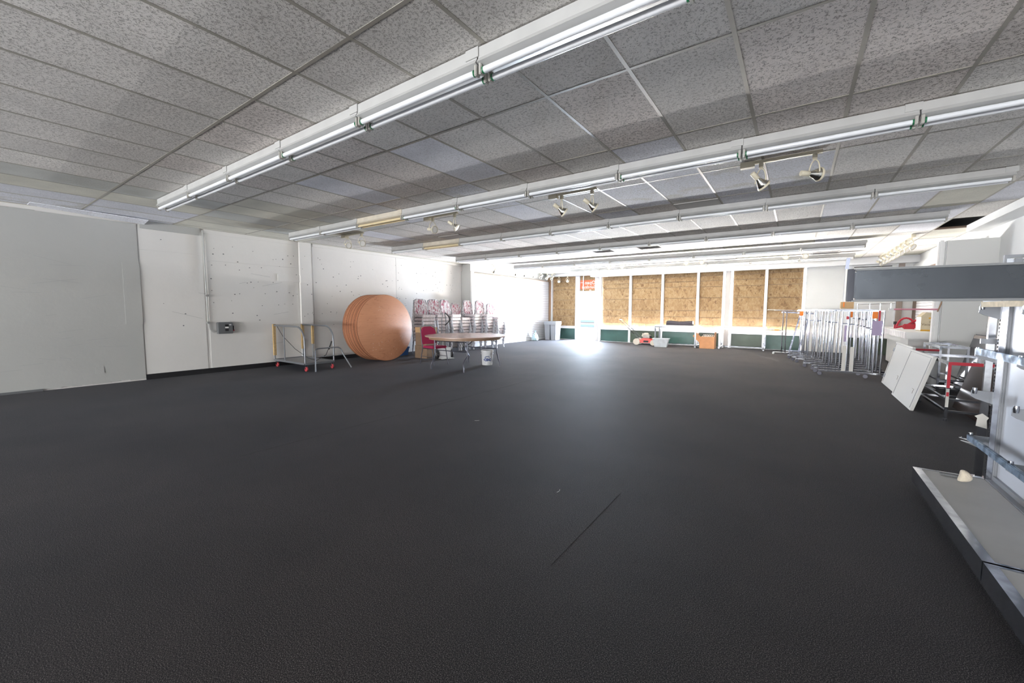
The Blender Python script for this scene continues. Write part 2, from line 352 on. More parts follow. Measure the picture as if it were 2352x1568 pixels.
for k in range(26):
    y = random.uniform(.4, 2.1) if k < 18 else random.uniform(2.3, 4.8); z = random.uniform(.3, 2.2); a = random.uniform(-.3, .3); L = random.uniform(.1, .5)
    x = XL+.0225 if y+L < 2.18 else (XL+.0105 if y > 2.22 else None)
    if x is None: continue
    mb.bar((x, y, z), (x, y+L, z+a*L), .002, .004)
tag(mb.build('scratch', m_conduit, wl), 'thin grey scratches and cracks', kind='stuff')
tag(B(XL, XL+.018, 2.2, 7.4, 0, .10).build('baseboard_left', m_black), kind='structure')
tag(B(XL+.0, XL+.03, YB+.02, .95, 0, .035).build('baseboard_left', m_grey), kind='structure')
# wall outlet plate, low on the near panel
t = empty('blank_wall_plate', (XL+.022, 1.60, .25), 0, 'square white blank plate low on the left wall near the floor', 'wall plate')
MB().rbox(0, .006, -.055, .055, -.055, .055, .002).build('plate', m_wall2, t)
for s in (-.04, .04): MB().cyl((.006, 0, s), (.008, 0, s), .004, 8).build('screw', m_conduit, t)
# electrical disconnect with conduit
t = empty('electrical_disconnect_box', (XL+.012, 3.46, .79), 0, 'grey metal disconnect switch box on the left wall with small red handle', 'switch box')
MB().rbox(0, .11, -.13, .13, 0, .235, .008).build('box_body', m_grey, t)
B(.11, .113, -.012, .05, .15, .19).build('warning_label', m_black, t); B(.11, .113, -.012, .05, .115, .14).build('warning_label', m_letter, t)
B(.11, .113, -.012, .05, .055, .10).build('warning_label', m_black, t); B(.11, .1125, .06, .10, .17, .195).build('rating_label', m_wp, t)
h = MB().bar((.07, .15, .16), (.07, .15, .07), .02, .015).build('handle', m_black, t); MB().rbox(.055, .085, .135, .17, .05, .08, .008).build('handle_tip', m_redw, h)
cd = MB().tube([(XL+.04, 3.17, 2.83), (XL+.04, 3.19, 1.1), (XL+.04, 3.195, .98), (XL+.04, 3.205, .90), (XL+.04, 3.235, .85), (XL+.04, 3.28, .83), (XL+.04, 3.335, .825)], .014, 8)
cdo = empty('conduit_pipe', (0, 0, 0), 0, 'thin vertical conduit running down the left wall and bending into the grey switch box', 'pipe')
cd.build('pipe', m_wall2, cdo)
for z in (1.56, 1.02): MB().rbox(XL+.01, XL+.062, 3.165, 3.215, z-.02, z+.02, .004).build('coupling', m_conduit, cdo)
# return wall and slatwall of the left alcove
XS = -9.2
wr = empty('wall_alcove', kind='structure')
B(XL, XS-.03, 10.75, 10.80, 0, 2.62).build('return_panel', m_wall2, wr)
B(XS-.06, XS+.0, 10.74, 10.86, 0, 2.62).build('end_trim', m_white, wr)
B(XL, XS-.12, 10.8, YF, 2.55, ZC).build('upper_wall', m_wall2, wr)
B(XS-.06, XS-.035, 10.86, YF, 0, 2.54).build('backer', m_groove, wr)
B(XS-.12, XS+.01, 10.86, YF, 2.54, 2.565).build('top_edge_strip', m_brownstrip, wr)
B(XS-.04, XS+.02, 10.86, YF, 0, .13).build('plinth', m_slat, wr)
def slatmesh(L, z0, z1, pitch=.0762, gap=.010, th=.03, sgn=1):
    mb = MB(); z = z0
    first = .20
    tops = z1-first
    zz = z0
    while zz+pitch <= tops+1e-6: mb.box(-th if sgn > 0 else 0, 0 if sgn > 0 else th, .002, L-.002, zz+gap, zz+pitch); zz += pitch
    mb.box(-th if sgn > 0 else 0, 0 if sgn > 0 else th, .002, L-.002, zz+gap, z1); return mb
yy = 10.86; sm_ = slatmesh(1.22, .13, 2.54).mesh('slat_panel', m_slat)
for L in (.62, 1.22, 1.22, 1.22): 
    me = sm_ if L == 1.22 else slatmesh(L, .13, 2.54).mesh('slat_panel', m_slat)
    inst('slat_panel', me, wr, (XS, yy, 0)); yy += L
inst('slat_panel', slatmesh(YF-yy-.1, .13, 2.54).mesh('slat_panel', m_slat), wr, (XS, yy, 0))
mb = MB()
for k in range(34):
    y = 11.1+random.random()*3.4; z = random.choice([1.0, 1.1, 1.25, 1.35, 2.42, 2.38, 1.5]); mb.box(XS, XS+.003, y, y+.014, z, z+.012)
tag(mb.build('screw_hole', m_grey, wr), 'small dark screw holes', kind='stuff')
# right wall
wq = empty('wall_right', kind='structure')
B(XR, XR+.15, YB, YF, 0, 3.0).build('wall_surface', m_wallr, wq)
B(XR-.08, XR, 10.9, YF-.02, 2.45, 2.62).build('header_board', m_wallr, wq)
B(XR-.03, XR, 10.6, YF-.02, 0, 2.45).build('backer', m_groove, wq)
B(2.45, XR, 6.5, 10.9, 2.74, 2.86).build('soffit_board', m_wallr, wq)
yy = 10.6
sm2 = slatmesh(1.22, .9, 2.40, pitch=.0762, sgn=-1).mesh('slat_panel', m_slat)
for k in range(4): inst('slat_panel', sm2, wq, (XR-.06, yy, 0)); yy += 1.22
# fin partition
fn = empty('wall_partition', kind='structure')
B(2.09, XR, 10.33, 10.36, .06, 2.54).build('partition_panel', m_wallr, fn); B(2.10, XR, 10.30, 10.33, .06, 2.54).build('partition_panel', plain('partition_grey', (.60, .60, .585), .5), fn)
MB().rbox(2.0, 2.085, 10.31, 10.45, .03, 2.55, .02).build('partition_edge_post', m_white, fn)
B(2.12, XR, 10.36, 10.4, 0, .07).build('toe_kick', m_black, fn)
# rear wall, with an opening added for the fill lamp
wb = empty('wall_rear', kind='structure')
B(XL, XR, YB-.15, YB, 0, .10).build('wall_surface', m_wall, wb); B(XL, XR, YB-.15, YB, 2.65, 3.0).build('wall_surface', m_wall, wb)
B(XL, XL+.6, YB-.15, YB, .10, 2.65).build('wall_surface', m_wall, wb); B(.6, XR, YB-.15, YB, .10, 2.65).build('wall_surface', m_wall, wb)

# ------------------------------------------------------------------ ceiling
ce = empty('ceiling', kind='structure')
B(XL-.1, XR+.2, YB-.1, YF+.2, 3.02, 3.1).build('roof_deck', m_dark, ce)
B(XL, XR, YB, -.949, ZC, ZC+.02).build('ceiling_board', m_tile[3], ce)
GX = lambda i: i*.6096-2.1946
GY = lambda j: j*1.2192+1.4885
tm = {}
def tile(i, j, mi, w_=.6096, l=1.2192, x=None, y=None, tilt=0):
    key = (mi, round(w_, 3), round(l, 3))
    if key not in tm:
        e = .006; mb = MB(); mb.add([(e, e, .0), (w_-e, e, 0), (w_-e, l-e, 0), (e, l-e, 0), (e, e, .016), (w_-e, e, .016), (w_-e, l-e, .016), (e, l-e, .016)], [(0,1,2,3), (4,5,6,7), (0,1,5,4), (1,2,6,5), (2,3,7,6), (3,0,4,7)])
        tm[key] = mb.mesh('ceiling_tile', m_tile[mi])
    return inst('ceiling_tile', tm[key], ce, (GX(i) if x is None else x, GY(j) if y is None else y, ZC+.004), (tilt, random.uniform(-.003, .003), 0))
new = {(-2, 1), (-5, 1), (4, 5), (5, 5), (2, 4), (6, 6), (7, 5), (-3, 3), (1, 2), (7, 7), (-9, 3), (-1, 4), (6, 7), (-6, 2), (-1, 7)}
stain = {(1, 3), (2, 3), (3, 3), (0, 3), (-3, 2), (-12, -1), (4, 8)}
vents = {(1, 4), (-7, 4), (-4, 7), (-2, 7), (4, 10), (0, 10)}
hole = (7, 7)
for j in range(-2, 12):
    for i in range(-12, 8):
        if (i, j) == hole: continue
        r = random.random(); mi = 0 if r < .72 else (4 if r < .9 else 0)
        if i == -9 and j <= 1: mi = 3
        if i == -10 and j <= 1: mi = 2
        if i in (-11, -12) and j <= 0: mi = 1
        if i <= -8 and j in (1, 2): mi = 3 if (i + j) % 3 == 0 else 2
        if j >= 8 or i >= 6: mi = 2 if r < .5 else 0
        if (i, j) in new: mi = 1
        if (i, j) in stain: mi = 5
        if (i, j) in vents:
            tile(i, j, mi, l=.6096, y=GY(j)+.6096)
            v = empty('ceiling_vent', (GX(i)+.3048, GY(j)+.3048+.05, ZC-.006), 0, None, 'vent'); VENTS = v
            n_ = {(1, 4): 'square slatted ceiling vent just in front of the third light row, right of centre', (-7, 4): 'square dark ceiling vent in front of the third light row at the left', (-4, 7): 'slim ceiling vent left of another one above the centre of the room', (-2, 7): 'slim ceiling vent behind the fourth light row, nearest the room centre', (4, 10): 'square ceiling vent near the far right wall behind the fifth light row', (0, 10): 'square ceiling vent at the back between the two farthest light rows'}[(i, j)]
            v['label'] = n_; v['group'] = 'ceiling vents'
            MB().box(-.3, .3, -.3, -.27, 0, .02).box(-.3, .3, .27, .3, 0, .02).box(-.3, -.27, -.27, .27, 0, .02).box(.27, .3, -.27, .27, 0, .02).build('vent_frame', m_vent, v)
            mb = MB()
            for k in range(17): mb.bar((-.27, -.25+k*.031, .008), (.27, -.25+k*.031, .008), .024, .003, ref=(0, .55, .83))
            mb.build('louvres', m_vent, v); B(-.27, .27, -.27, .27, .02, .022).build('duct_opening', m_dark, v)
            continue
        tile(i, j, mi)
    B(XL, GX(-12)-.004, GY(j)+.004, GY(j+1)-.004, ZC+.004, ZC+.018).build('edge_tile', m_tile[1 if j < 1 else 2], ce)
for i in range(-12, 9):
    B(GX(i)-.012, GX(i)+.012, -.95, YF-.3, ZC+.0015, ZC+.0045).build('grid_bar', m_grid, ce)
for j in range(-2, 12):
    B(XL, XR, GY(j)-.012, GY(j)+.012, ZC+.002, ZC+.005).build('grid_bar', m_grid, ce)
B(XL, XL+.03, -.9, YF-.3, ZC-.003, ZC+.004).build('wall_angle', m_grid, ce)
# fallen tile edge inside the hole
B(GX(7)+.02, GX(8)-.03, GY(8)-.10, GY(8)-.02, ZC+.0, ZC+.03).build('broken_tile_edge', m_groove, ce)
# sagging panels against the near left wall
mb = MB(); mb.add([(XL+.03, .95, ZC-.002), (XL+.30, .95, ZC-.002), (XL+.30, 2.3, ZC-.03), (XL+.03, 2.3, ZC-.07), (XL+.03, .95, ZC+.006), (XL+.30, .95, ZC+.006), (XL+.30, 2.3, ZC-.02), (XL+.03, 2.3, ZC-.06)], [(0,1,2,3), (4,5,6,7), (0,1,5,4), (1,2,6,5), (2,3,7,6), (3,0,4,7)])
mb.build('sagging_panel', m_tile[1], ce)
# storefront header
tr = empty('trim_1', kind='structure')
B(XS, -7.1, 15.86, YF, 2.745, ZC).build('header_beam', m_alu, tr); B(-7.1, XR-.001, 15.80, YF, 2.665, ZC).build('header_beam', m_alu, tr)

# ------------------------------------------------------------------ storefront
ws = empty('wall_front', kind='structure')
B(XL, XL+.55, YF, YF+.2, 0, 3.0).build('corner_pier', m_brownstrip, ws)
B(XL, XR+.15, YF-.01, YF+.2, 2.75, 3.0).build('lintel', m_alu, ws)
# right part: white infill panels above a dark kick panel
B(.19, 1.24, YF, YF+.06, 0, 2.75).build('infill_panel', m_wallr, ws)
B(1.30, 2.30, YF, YF+.06, .53, 2.75).build('infill_panel', m_wallr, ws); B(1.26, 2.36, YF+.02, YF+.1, 0, .5).build('kick_panel', m_kick2, ws)
B(1.22, 1.30, YF-.03, YF+.05, 0, 2.75).build('frame_post', m_alu, ws); B(1.26, 2.36, YF-.03, YF+.05, .49, .54).build('frame_rail', m_alu, ws)
B(2.34, 2.47, YF-.05, YF+.08, 0, 2.75).build('taupe_post', m_taupe, ws); B(2.30, 2.335, YF-.03, YF+.05, 0, 2.75).build('frame_post', m_alu, ws)
B(2.47, XR+.1, YF, YF+.1, 0, 2.75).build('infill_panel', m_wallr, ws)
B(1.35, 2.2, YF-.02, YF, 2.60, 2.62).build('slot_edge', m_dark, ws)
bays = [(-9.10, -7.86, 1), (-6.76, -5.495, 2), (-5.495, -4.25, 3), (-4.25, -2.995, 4), (-2.995, -2.15, 5), (-1.90, -.887, 6), (-.887, .151, 7)]
joints = [0, .24, .49, .75, 1.19, 1.62, 1.80, 2.0, 2.22]
for x0, x1, k in bays:
    wn = empty('window_%d' % k, kind='structure')
    fr = MB(); hw = .042
    fr.box(x0, x0+hw, YF-.05, YF+.06, 0, 2.75).box(x1-hw, x1, YF-.05, YF+.06, 0, 2.75)
    fr.box(x0+hw, x1-hw, YF-.05, YF+.083, .50, .55).box(x0+hw, x1-hw, YF-.05, YF-.042, .55, .60)  # raised front lip added to keep the sill lamps off the floor
    fr.build('frame', m_alu, wn)
    B(x0+hw, x1-hw, YF+.005, YF+.05, .005, .49).build('kick_panel', m_kick if k in (1, 2, 4, 7) else m_kick2, wn)
    zs = [.55]+[.55+q+random.uniform(-.02, .02) for q in joints[1:]]+[2.75]
    zs = [z for z in zs if z < 2.72]+[2.75]
    for a, b in zip(zs, zs[1:]):
        dd = random.uniform(0, .006)
        B(x0+hw, x1-hw, YF+.085+dd, YF+.10+dd, a+.006, b-.006).build('osb_board', m_osb, wn)
        
    B(x0, x1, YF+.115, YF+.13, .5, 2.75).build('board_backing', m_groove, wn)
    if k == 1: MB().box(-8.42, -8.05, YF+.075, YF+.083, .56, .95).build('osb_patch', m_osb, wn)
    gl = B(x0+hw, x1-hw, YF+.0, YF+.005, .56, 2.74)
for k, (x0, x1) in enumerate([(-6.93, -6.80), (-2.10, -1.94)]):
    tag(MB().rbox(x0, x1, YF-.10, YF+.04, 0, 2.7, .012).build('trim_%d' % (k+2), m_column), kind='structure')
# door: open doorway, transom boarded, mirrored sign
dr = empty('door_1', kind='structure')
MB().box(-7.86, -7.79, YF-.06, YF+.1, 0, 2.75).box(-7.79, -7.71, YF-.04, YF+.08, 0, 2.75).build('left_jamb', m_alu, dr)
B(-7.0, -6.93, YF-.06, YF+.1, 0, 2.75).build('right_jamb', m_alu, dr)
B(-7.71, -7.0, YF-.05, YF+.09, 2.02, 2.10).build('door_head', m_alu, dr)
B(-7.71, -7.0, YF+.06, YF+.075, 2.10, 2.75).build('osb_board', m_osb, dr)
B(-7.58, -7.54, YF-.0, YF+.03, 2.10, 2.75).build('muntin', m_alu, dr); B(-7.71, -7.58, YF-.0, YF+.02, 2.45, 2.465).build('muntin', m_alu, dr)
B(-7.79, -6.93, YF-.05, YF+.2, 0, .012).build('threshold', m_alu, dr)
sg = tag(B(-7.71, -7.0, YF+.045, YF+.055, 2.19, 2.56).build('sunday_sign', m_red), 'orange-red sign with white reversed lettering above the open doorway', 'sign')
def mirrored(s, size, x_right, z, mat=m_letter, name='lettering'):
    # read from outside: letters run from right to left seen from inside
    return text(s, size, mat, sg, name, .002, axes((x_right, YF+.042, z), (-1, 0, 0), (0, 0, 1)))
mirrored('Open', .215, -7.02, 2.385); mirrored('Sundays', .195, -7.015, 2.215); mirrored('188', .07, -7.19, 2.115)
# outdoors beyond the doorway
tag(B(-30, 14, YF+.2, 34, -.12, -.015).build('pavement', m_ground), kind='structure')
ow = empty('building_across', (0, 0, 0), 0, 'pale pink and cream wall seen outside through the open doorway', 'building')
B(-20, -15.4, 29, 29.4, 0, 3.4).build('pink_wall', m_outpink, ow); B(-15.4, -4, 29, 29.4, 0, 3.4).build('cream_wall', m_outwall, ow)
for a, b in ((.35, .50), (.0, .16)): B(-20, -4, 28.9, 29, a, b).build('blue_band', m_outblue, ow)
B(-20, -4, 28.5, 29.5, 3.2, 3.5).build('eave', m_alu, ow)

# ------------------------------------------------------------------ fluorescent fixtures
UL = 1.2
def fix_proto(kind):
    root = empty('strip_light')
    mb = MB(); hb = m_fixold if kind == 'aged' else m_fix
    pr_ = [(-.062, .050), (.062, .050), (.062, -.012), (.078, -.040), (.02, -.058), (-.02, -.058), (-.078, -.040), (-.062, -.012)]
    mb.prism(pr_, (.005, 0, -.02), (1, 0, 0), (0, 1, 0), (0, 0, 1), UL-.01); mb.build('housing', hb, root)
    MB().box(UL-.09, UL+.01, -.070, -.062, -.025, .033).build('hanger_bracket', hb, root)
    for s in (-.045, .045):
        MB().cyl((.035, s, -.10), (UL-.035, s, -.10), .019, 12).build('lamp_tube', m_tubey if kind == 'aged' else m_tube, root)
        for x in (.018, UL-.018): 
            q = MB().rbox(x-.010, x+.010, s-.020, s+.020, -.125, -.055, .004).build('socket', m_socket, root)
            if kind == 'green': MB().cyl((x+(.012 if x < .5 else -.022), s, -.10), (x+(.022 if x < .5 else -.012), s, -.10), .021, 12).build('green_cap', m_green, q)
    return root
protos = {k: fix_proto(k) for k in ('plain', 'aged', 'green')}; used = set()
rows = [(2.03, -7.60, 7, 0, 'nearest', 1.193), (4.40, -8.66, 10, 0, 'second', 1.168), (6.84, -8.47, 9, 0, 'third', 1.148), (9.20, -8.47, 9, 0, 'fourth', 1.147), (11.75, -8.12, 8, .03, 'fifth', 1.16), (14.15, -7.20, 7, .03, 'sixth', 1.197)]
ordn = ['first', 'second', 'third', 'fourth', 'fifth', 'sixth', 'seventh', 'eighth', 'ninth', 'tenth']
AG = {(1, 2), (1, 9), (2, 1)}; GR = {(0, 3), (0, 4), (0, 5), (1, 3), (1, 6), (1, 7), (1, 8)}
for r, (y, x0, n_, dz, rn, up_) in enumerate(rows):
    for k in range(n_):
        kd = 'aged' if (r, k) in AG else ('green' if (r, k) in GR else 'plain')
        o = protos[kd] if kd not in used else copy_tree(protos[kd]); used.add(kd)
        o.location = (x0+k*up_, y, ZC-.035-dz); o.scale.x = up_/UL
        lab = 'twin-tube strip light in the %s ceiling row, %s from its left end' % (rn, ordn[k]+' unit')
        if kd == 'aged': lab = 'strip light with yellowed tubes in the %s ceiling row, %s from its left end' % (rn, ordn[k]+' unit')
        tag(o, lab, 'ceiling light', '%s row of ceiling strip lights' % rn)

# ------------------------------------------------------------------ track spot lights
def spot_parts(head, d, parent):
    """yoke, lamp holder, reflector bulb hanging under the point head and aimed along d"""
    h = Vector(head); d = Vector(d).normalized(); side = d.cross(Vector((0, 0, 1))).normalized()
    MB().rbox(h.x-.02, h.x+.02, h.y-.02, h.y+.02, h.z-.05, h.z, .004).build('track_adapter', m_cream, parent)
    c = h+Vector((0, 0, -.19)); R_ = .075
    pts = [c+side*R_*math.cos(a)+Vector((0, 0, 1))*(.135*math.sin(a)) for a in [PI*k/10 for k in range(11)]]
    MB().tube(pts, .006, 6).build('yoke', m_cream, parent)
    MB().lathe([(.024, -.13), (.026, -.125), (.026, -.05), (.022, -.045)], c, d, 14).build('lamp_holder', m_cream, parent)
    MB().lathe([(.001, .052), (.03, .058), (.056, .052)], c, d, 18, cap=False).build('lens', m_letter, parent)
    bl = MB().lathe([(.02, -.05), (.026, -.03), (.05, .015), (.06, .045), (.058, .052)], c, d, 18, cap=False).build('reflector_bulb', m_bulb, parent)
    MB().lathe([(.062, .042), (.066, .045), (.066, .06), (.06, .062)], c, d, 18, cap=False).build('rim_ring', m_cream, bl)
tracks = [(-.47, .10, 5.06, 'nearest'), (-2.76, -2.20, 4.97, 'second nearest'), (-5.19, -4.57, 4.95, 'third from the camera'), (-7.93, -7.33, 5.15, 'farthest left')]
for k, (xa, xb, y, nm) in enumerate(tracks):
    z = ZC-.002
    t = empty('track_light', (xa, y, z), 0, 'short cream track with two spots, %s, behind the second light row' % nm, 'spotlight', 'short two-spot ceiling tracks')
    L = xb-xa
    B(-.02, L+.03, -.018, .018, -.03, 0).build('track_rail', m_cream, t); MB().rbox(-.10, .03, -.035, .035, -.06, 0, .004).build('feed_box', m_cream, t)
    spot_parts((.09, 0, -.03), [(.55, .5, -.65), (.6, .5, -.55), (.85, -.1, -.15), (.85, -.25, -.2)][k], t)
    spot_parts((L-.03, 0, -.03), [(.82, .58, -.05), (.6, .5, -.55), (.6, .3, -.5), (.85, -.25, -.2)][k], t)
far = [(-7.5, -7.0), (-4.95, -4.53), (-2.66, -2.26), (-.31, .09)]
for k, (xa, xb) in enumerate(far):
    t = empty('track_light', (xa, 12.45, ZC-.002), 0, 'distant two-spot track near the boarded windows, %s from the left' % ordn[k], 'spotlight', 'distant two-spot tracks by the windows')
    B(-.06, xb-xa+.08, -.018, .018, -.03, 0).build('track_rail', m_cream, t)
    for x in (0, xb-xa): spot_parts((x, 0, -.03), (.3, -.9, -.2), t)
t = empty('long_track_light', (1.86, 11.6, ZC-.002), 0, 'long cream track of eight reflector spots near the right wall', 'spotlight')
B(-.018, .018, 0, 4.2, -.03, 0).build('track_rail', m_cream, t); MB().rbox(-.035, .035, -.08, .06, -.06, 0, .004).build('feed_box', m_cream, t)
for k in range(8): spot_parts((0, .12+k*.53, -.03), (.5, -.5, -.4), t)
t = empty('long_track_light', (-8.75, 11.3, ZC-.002), 0, 'long white track of small spots in front of the left slatted wall', 'spotlight')
B(-.018, .018, 0, 4.5, -.03, 0).build('track_rail', m_cream, t)
for k in range(7): spot_parts((0, .1+[0, 1.35, 1.95, 2.6, 3.2, 3.7, 4.1][k], -.03), (-.6, .2, -.45), t)
for k, x in enumerate((-8.62, -8.2)):
    t = empty('small_spotlight', (x, 15.90, 2.744), 0, 'small white spotlight in front of the leftmost boarded window, %s of two' % ('left' if k == 0 else 'right'), 'spotlight', 'small spots at the window header')
    spot_parts((0, 0, 0), (.3, -.6, -.5), t)

# ------------------------------------------------------------------ table cart
t = empty('table_cart', (-8.95, 4.73, 0), 0, 'grey tube-framed table cart with red casters against the left wall', 'cart')
X0, X1, Y0, Y1 = -.66, .64, -.33, .31
mb = MB()
for a, b in (((X0, Y0), (X1, Y0)), ((X0, Y1), (X1, Y1)), ((X0, Y0), (X0, Y1)), ((X1, Y0), (X1, Y1))): mb.bar((*a, .16), (*b, .16), .04, .04)
mb.build('base_frame', m_steel, t); B(X0+.02, X1-.02, Y0+.02, Y1-.02, .150, .168).build('deck', m_steel, t)
for yv in (Y0, Y1):
    r = .30; pts = [(X0, yv, .93), (X1-r, yv, .93)]+[(X1-r+r*math.sin(a), yv, .93-r+r*math.cos(a)) for a in [PI/2*k/6 for k in range(1, 7)]]+[(X1, yv, .17)]
    MB().tube(pts, .018, 10).build('hoop_rail', m_steel, t)
    u = MB().tube([(X0+.02, yv, .17), (X0+.02, yv, .93)], .017, 8).build('upright', m_steel, t)
    mb = MB(); z = .36 if yv > 0 else .26
    while z < .90: mb.box(X0-.006, X0+.046, yv-.026, yv+.026, z, z+.06); z += .058
    mb.build('cardboard_sleeve', m_tan, u)
    u = MB().tube([(X0+.46, yv, .17), (X0+.46, yv, .925)], .013, 8).build('upright', m_steel, t)
    if yv > 0: B(X0+.438, X0+.484, yv-.022, yv+.022, .5, .92).build('cardboard_sleeve', m_tan, u)
for x in (X0+.04, X1-.04):
    for yv in (Y0+.03, Y1-.03):
        cs = MB().box(x-.035, x+.035, yv-.03, yv+.03, .128, .138).bar((x, yv-.022, .13), (x+.02, yv-.022, .05), .03, .004).bar((x, yv+.022, .13), (x+.02, yv+.022, .05), .03, .004).build('caster_fork', m_chrome, t)
        MB().lathe([(.045, -.016), (.05, -.012), (.05, .012), (.045, .016)], (x+.02, yv, .05), (0, 1, 0), 16).build('caster_wheel', m_rwheel, cs)
mb = MB(); mb.tube([(X0+.16, Y0, .92), (X0+.3, Y0+.05, .70), (-.1, -.15, .42), (.15, .0, .22), (.4, .05, .18), (.52, .2, .30), (.62, Y1-.03, .60)], .006, 6); mb.build('strap', m_black, t)
MB().tube([(.56, Y1-.06, .42), (.62, Y1-.03, .60)], .014, 6).build('strap_end', m_black, t)
# leaning rail
t = empty('tube_rail', (-8.06, 4.9, 0), 0, 'low grey hoop of bent tube standing against the front of the table cart', 'rail')
def hoop(y, z): return (-.18*z/.5, y, z)
pts = [hoop(-.42, 0.01), hoop(-.35, .34)]+[hoop(-.35+.10*(1-math.cos(a)), .38+.09*math.sin(a)) for a in [PI/2*k/4 for k in range(1, 5)]]+[hoop(.27-.10+.10*math.sin(a), .38+.09*math.cos(a)) for a in [PI/2*k/4 for k in range(0, 4)]]+[hoop(.27, .34), hoop(.40, .01)]
MB().tube(pts, .014, 10).build('hoop', m_steel, t); MB().tube([hoop(-.355, .30), hoop(.275, .30)], .009, 8).build('cross_rod', m_steel, t)

# ------------------------------------------------------------------ round plywood tops
RD = .83; tilt = math.radians(4)
dmesh = MB().lathe([(RD-.004, 0), (RD, .003), (RD, .019), (RD-.004, .022)], (0, 0, 0), (1, 0, 0), 96).mesh('board', m_ply)
emesh = MB().lathe([(RD+.0005, .003), (RD+.0035, .005), (RD+.0035, .017), (RD+.0005, .019)], (0, 0, 0), (1, 0, 0), 96, cap=False).mesh('edge_band', m_plyedge)
amesh = MB().lathe([(RD-.06, -.022), (RD-.06, 0)], (0, 0, 0), (1, 0, 0), 64, cap=True).mesh('apron', m_plyedge)
dn = ['frontmost', 'second', 'third', 'fourth', 'fifth', 'sixth', 'seventh', 'rearmost']
for k in range(8):
    x = -8.48-k*.066
    o = empty('plywood_disc', (x-RD*math.sin(tilt)*.5, 6.60-.0*k, RD+.006), 0, ('round orange-brown plywood table top, frontmost of the stack leaning by the wall' if k == 0 else 'round plywood table top in the leaning stack, %s from the front' % dn[k]) if k < 7 else 'round plywood table top nearest the wall in the leaning stack', 'table top', 'round plywood tops leaning by the wall')
    o.rotation_euler = (0, -tilt, random.uniform(-.012, .012)); o.location.y += random.uniform(-.02, .02)-k*.012
    b = inst('board', dmesh, o); inst('edge_band', emesh, o); inst('apron', amesh, o)
    if k == 0:
        mb = MB()
        for q in range(26):
            a = random.uniform(0, 2*PI); rr = random.uniform(.3, .72); mb.cyl((.022, rr*math.cos(a), rr*math.sin(a)), (.0232, rr*math.cos(a), rr*math.sin(a)), .006, 6)
        tag(mb.build('white_speck', m_letter, b), 'small white screw specks', kind='stuff')

# ------------------------------------------------------------------ boxes by the stacks
def carton(name, loc, sx, sy_, h, mat, label, rz=0, letters=None, open_=False):
    o = empty(name, loc, rz, label, 'box')
    MB().rbox(-sx/2, sx/2, -sy_/2, sy_/2, 0, h, .004).build('carton_body', mat, o)
    B(-sx/2+.002, sx/2-.002, -.012, .012, h, h+.001).build('tape_strip', m_board2, o)
    if letters: text(letters, .075, m_ink, o, 'lettering', .0008, axes((-sx/2+.04, -sy_/2-.0015, h-.12), (1, 0, 0), (0, 0, 1)))
    return o
carton('cardboard_box', (-8.17, 7.64, 0), .46, .40, .34, m_board, 'brown cardboard box on the floor, lower of the pair beside the chair stacks', 0, 'H   FOLD')
carton('cardboard_box', (-8.16, 7.64, .342), .44, .38, .34, m_board, 'brown cardboard box resting on another, with a small white label', 0, 'H   FOLD')
lb = MB().box(-8.02, -7.96, 7.447, 7.4495, .59, .64).build('shipping_label', m_paper); lb.parent = [o for o in sc.objects if o.name.startswith('cardboard_box')][-1]; lb.matrix_parent_inverse = Matrix.Translation((8.16, -7.64, -.342))
o = empty('shallow_box', (-8.17, 7.64, .684), 0, 'light tan shallow box on top of the two cardboard boxes', 'box')
MB().rbox(-.22, .22, -.19, .19, 0, .13, .005).build('box_body', m_board2, o); MB().rbox(-.225, .225, -.195, .195, .095, .135, .004).build('box_lid', m_board2, o)
o = empty('blue_bin', (-9.20, 7.50, 0), 0, 'low blue plastic bin half hidden behind the round table tops', 'bin')
MB().add([(-.14, -.26, 0), (.14, -.26, 0), (.14, .26, 0), (-.14, .26, 0), (-.17, -.29, .22), (.17, -.29, .22), (.17, .29, .22), (-.17, .29, .22)], [(0,1,2,3), (0,1,5,4), (1,2,6,5), (2,3,7,6), (3,0,4,7)]).build('bin_body', m_blue, o)
MB().box(-.18, .18, -.30, -.27, .2, .24).box(-.18, .18, .27, .30, .2, .24).box(-.18, -.155, -.27, .27, .2, .24).box(.155, .18, -.27, .27, .2, .24).build('bin_rim', m_blue, o)

# ------------------------------------------------------------------ chairs
SH = .45
def chair_meshes():
    q = {}
    q['seat'] = MB().rbox(-.20, .22, -.205, .205, SH-.055, SH, .02)
    # backrest with rounded top, leaning back
    prof = [(-.20, .0), (-.205, .28), (-.16, .38), (-.10, .41), (.10, .41), (.16, .38), (.205, .28), (.20, 0)]
    q['backrest'] = MB().prism([(a, b) for a, b in prof], (-.185, 0, SH+.03), (-.035, 0, 0.01), (0, 1, 0), (-.16, 0, .987), 1)
    for s in (-1, 1):
        q['rear%d' % s] = MB().tube([(-.30, s*.20, 0.012), (-.20, s*.20, SH-.06), (-.22, s*.208, SH+.12), (-.27, s*.205, SH+.42)], .011, 6)
        q['front%d' % s] = MB().tube([(.25, s*.20, 0.012), (.17, s*.195, SH-.06), (-.20, s*.20, SH-.06)], .011, 6)
        q['side%d' % s] = MB().tube([(-.265, s*.2, .20), (.215, s*.2, .20)], .007, 6)
    q['top'] = MB().tube([(-.27, -.205, SH+.42), (-.285, -.12, SH+.46), (-.285, .12, SH+.46), (-.27, .205, SH+.42)], .011, 6)
    return q
cq = chair_meshes(); CM = {}
for k, v in cq.items():
    nm = 'seat' if k == 'seat' else 'backrest' if k == 'backrest' else 'leg' if k[:4] in ('rear', 'fron') else 'stretcher' if k[:4] == 'side' else 'back_frame'
    CM[k] = (nm, v.mesh(nm, m_fabric if nm in ('seat', 'backrest') else m_steel))
wb_ = MB(); nseg = 8
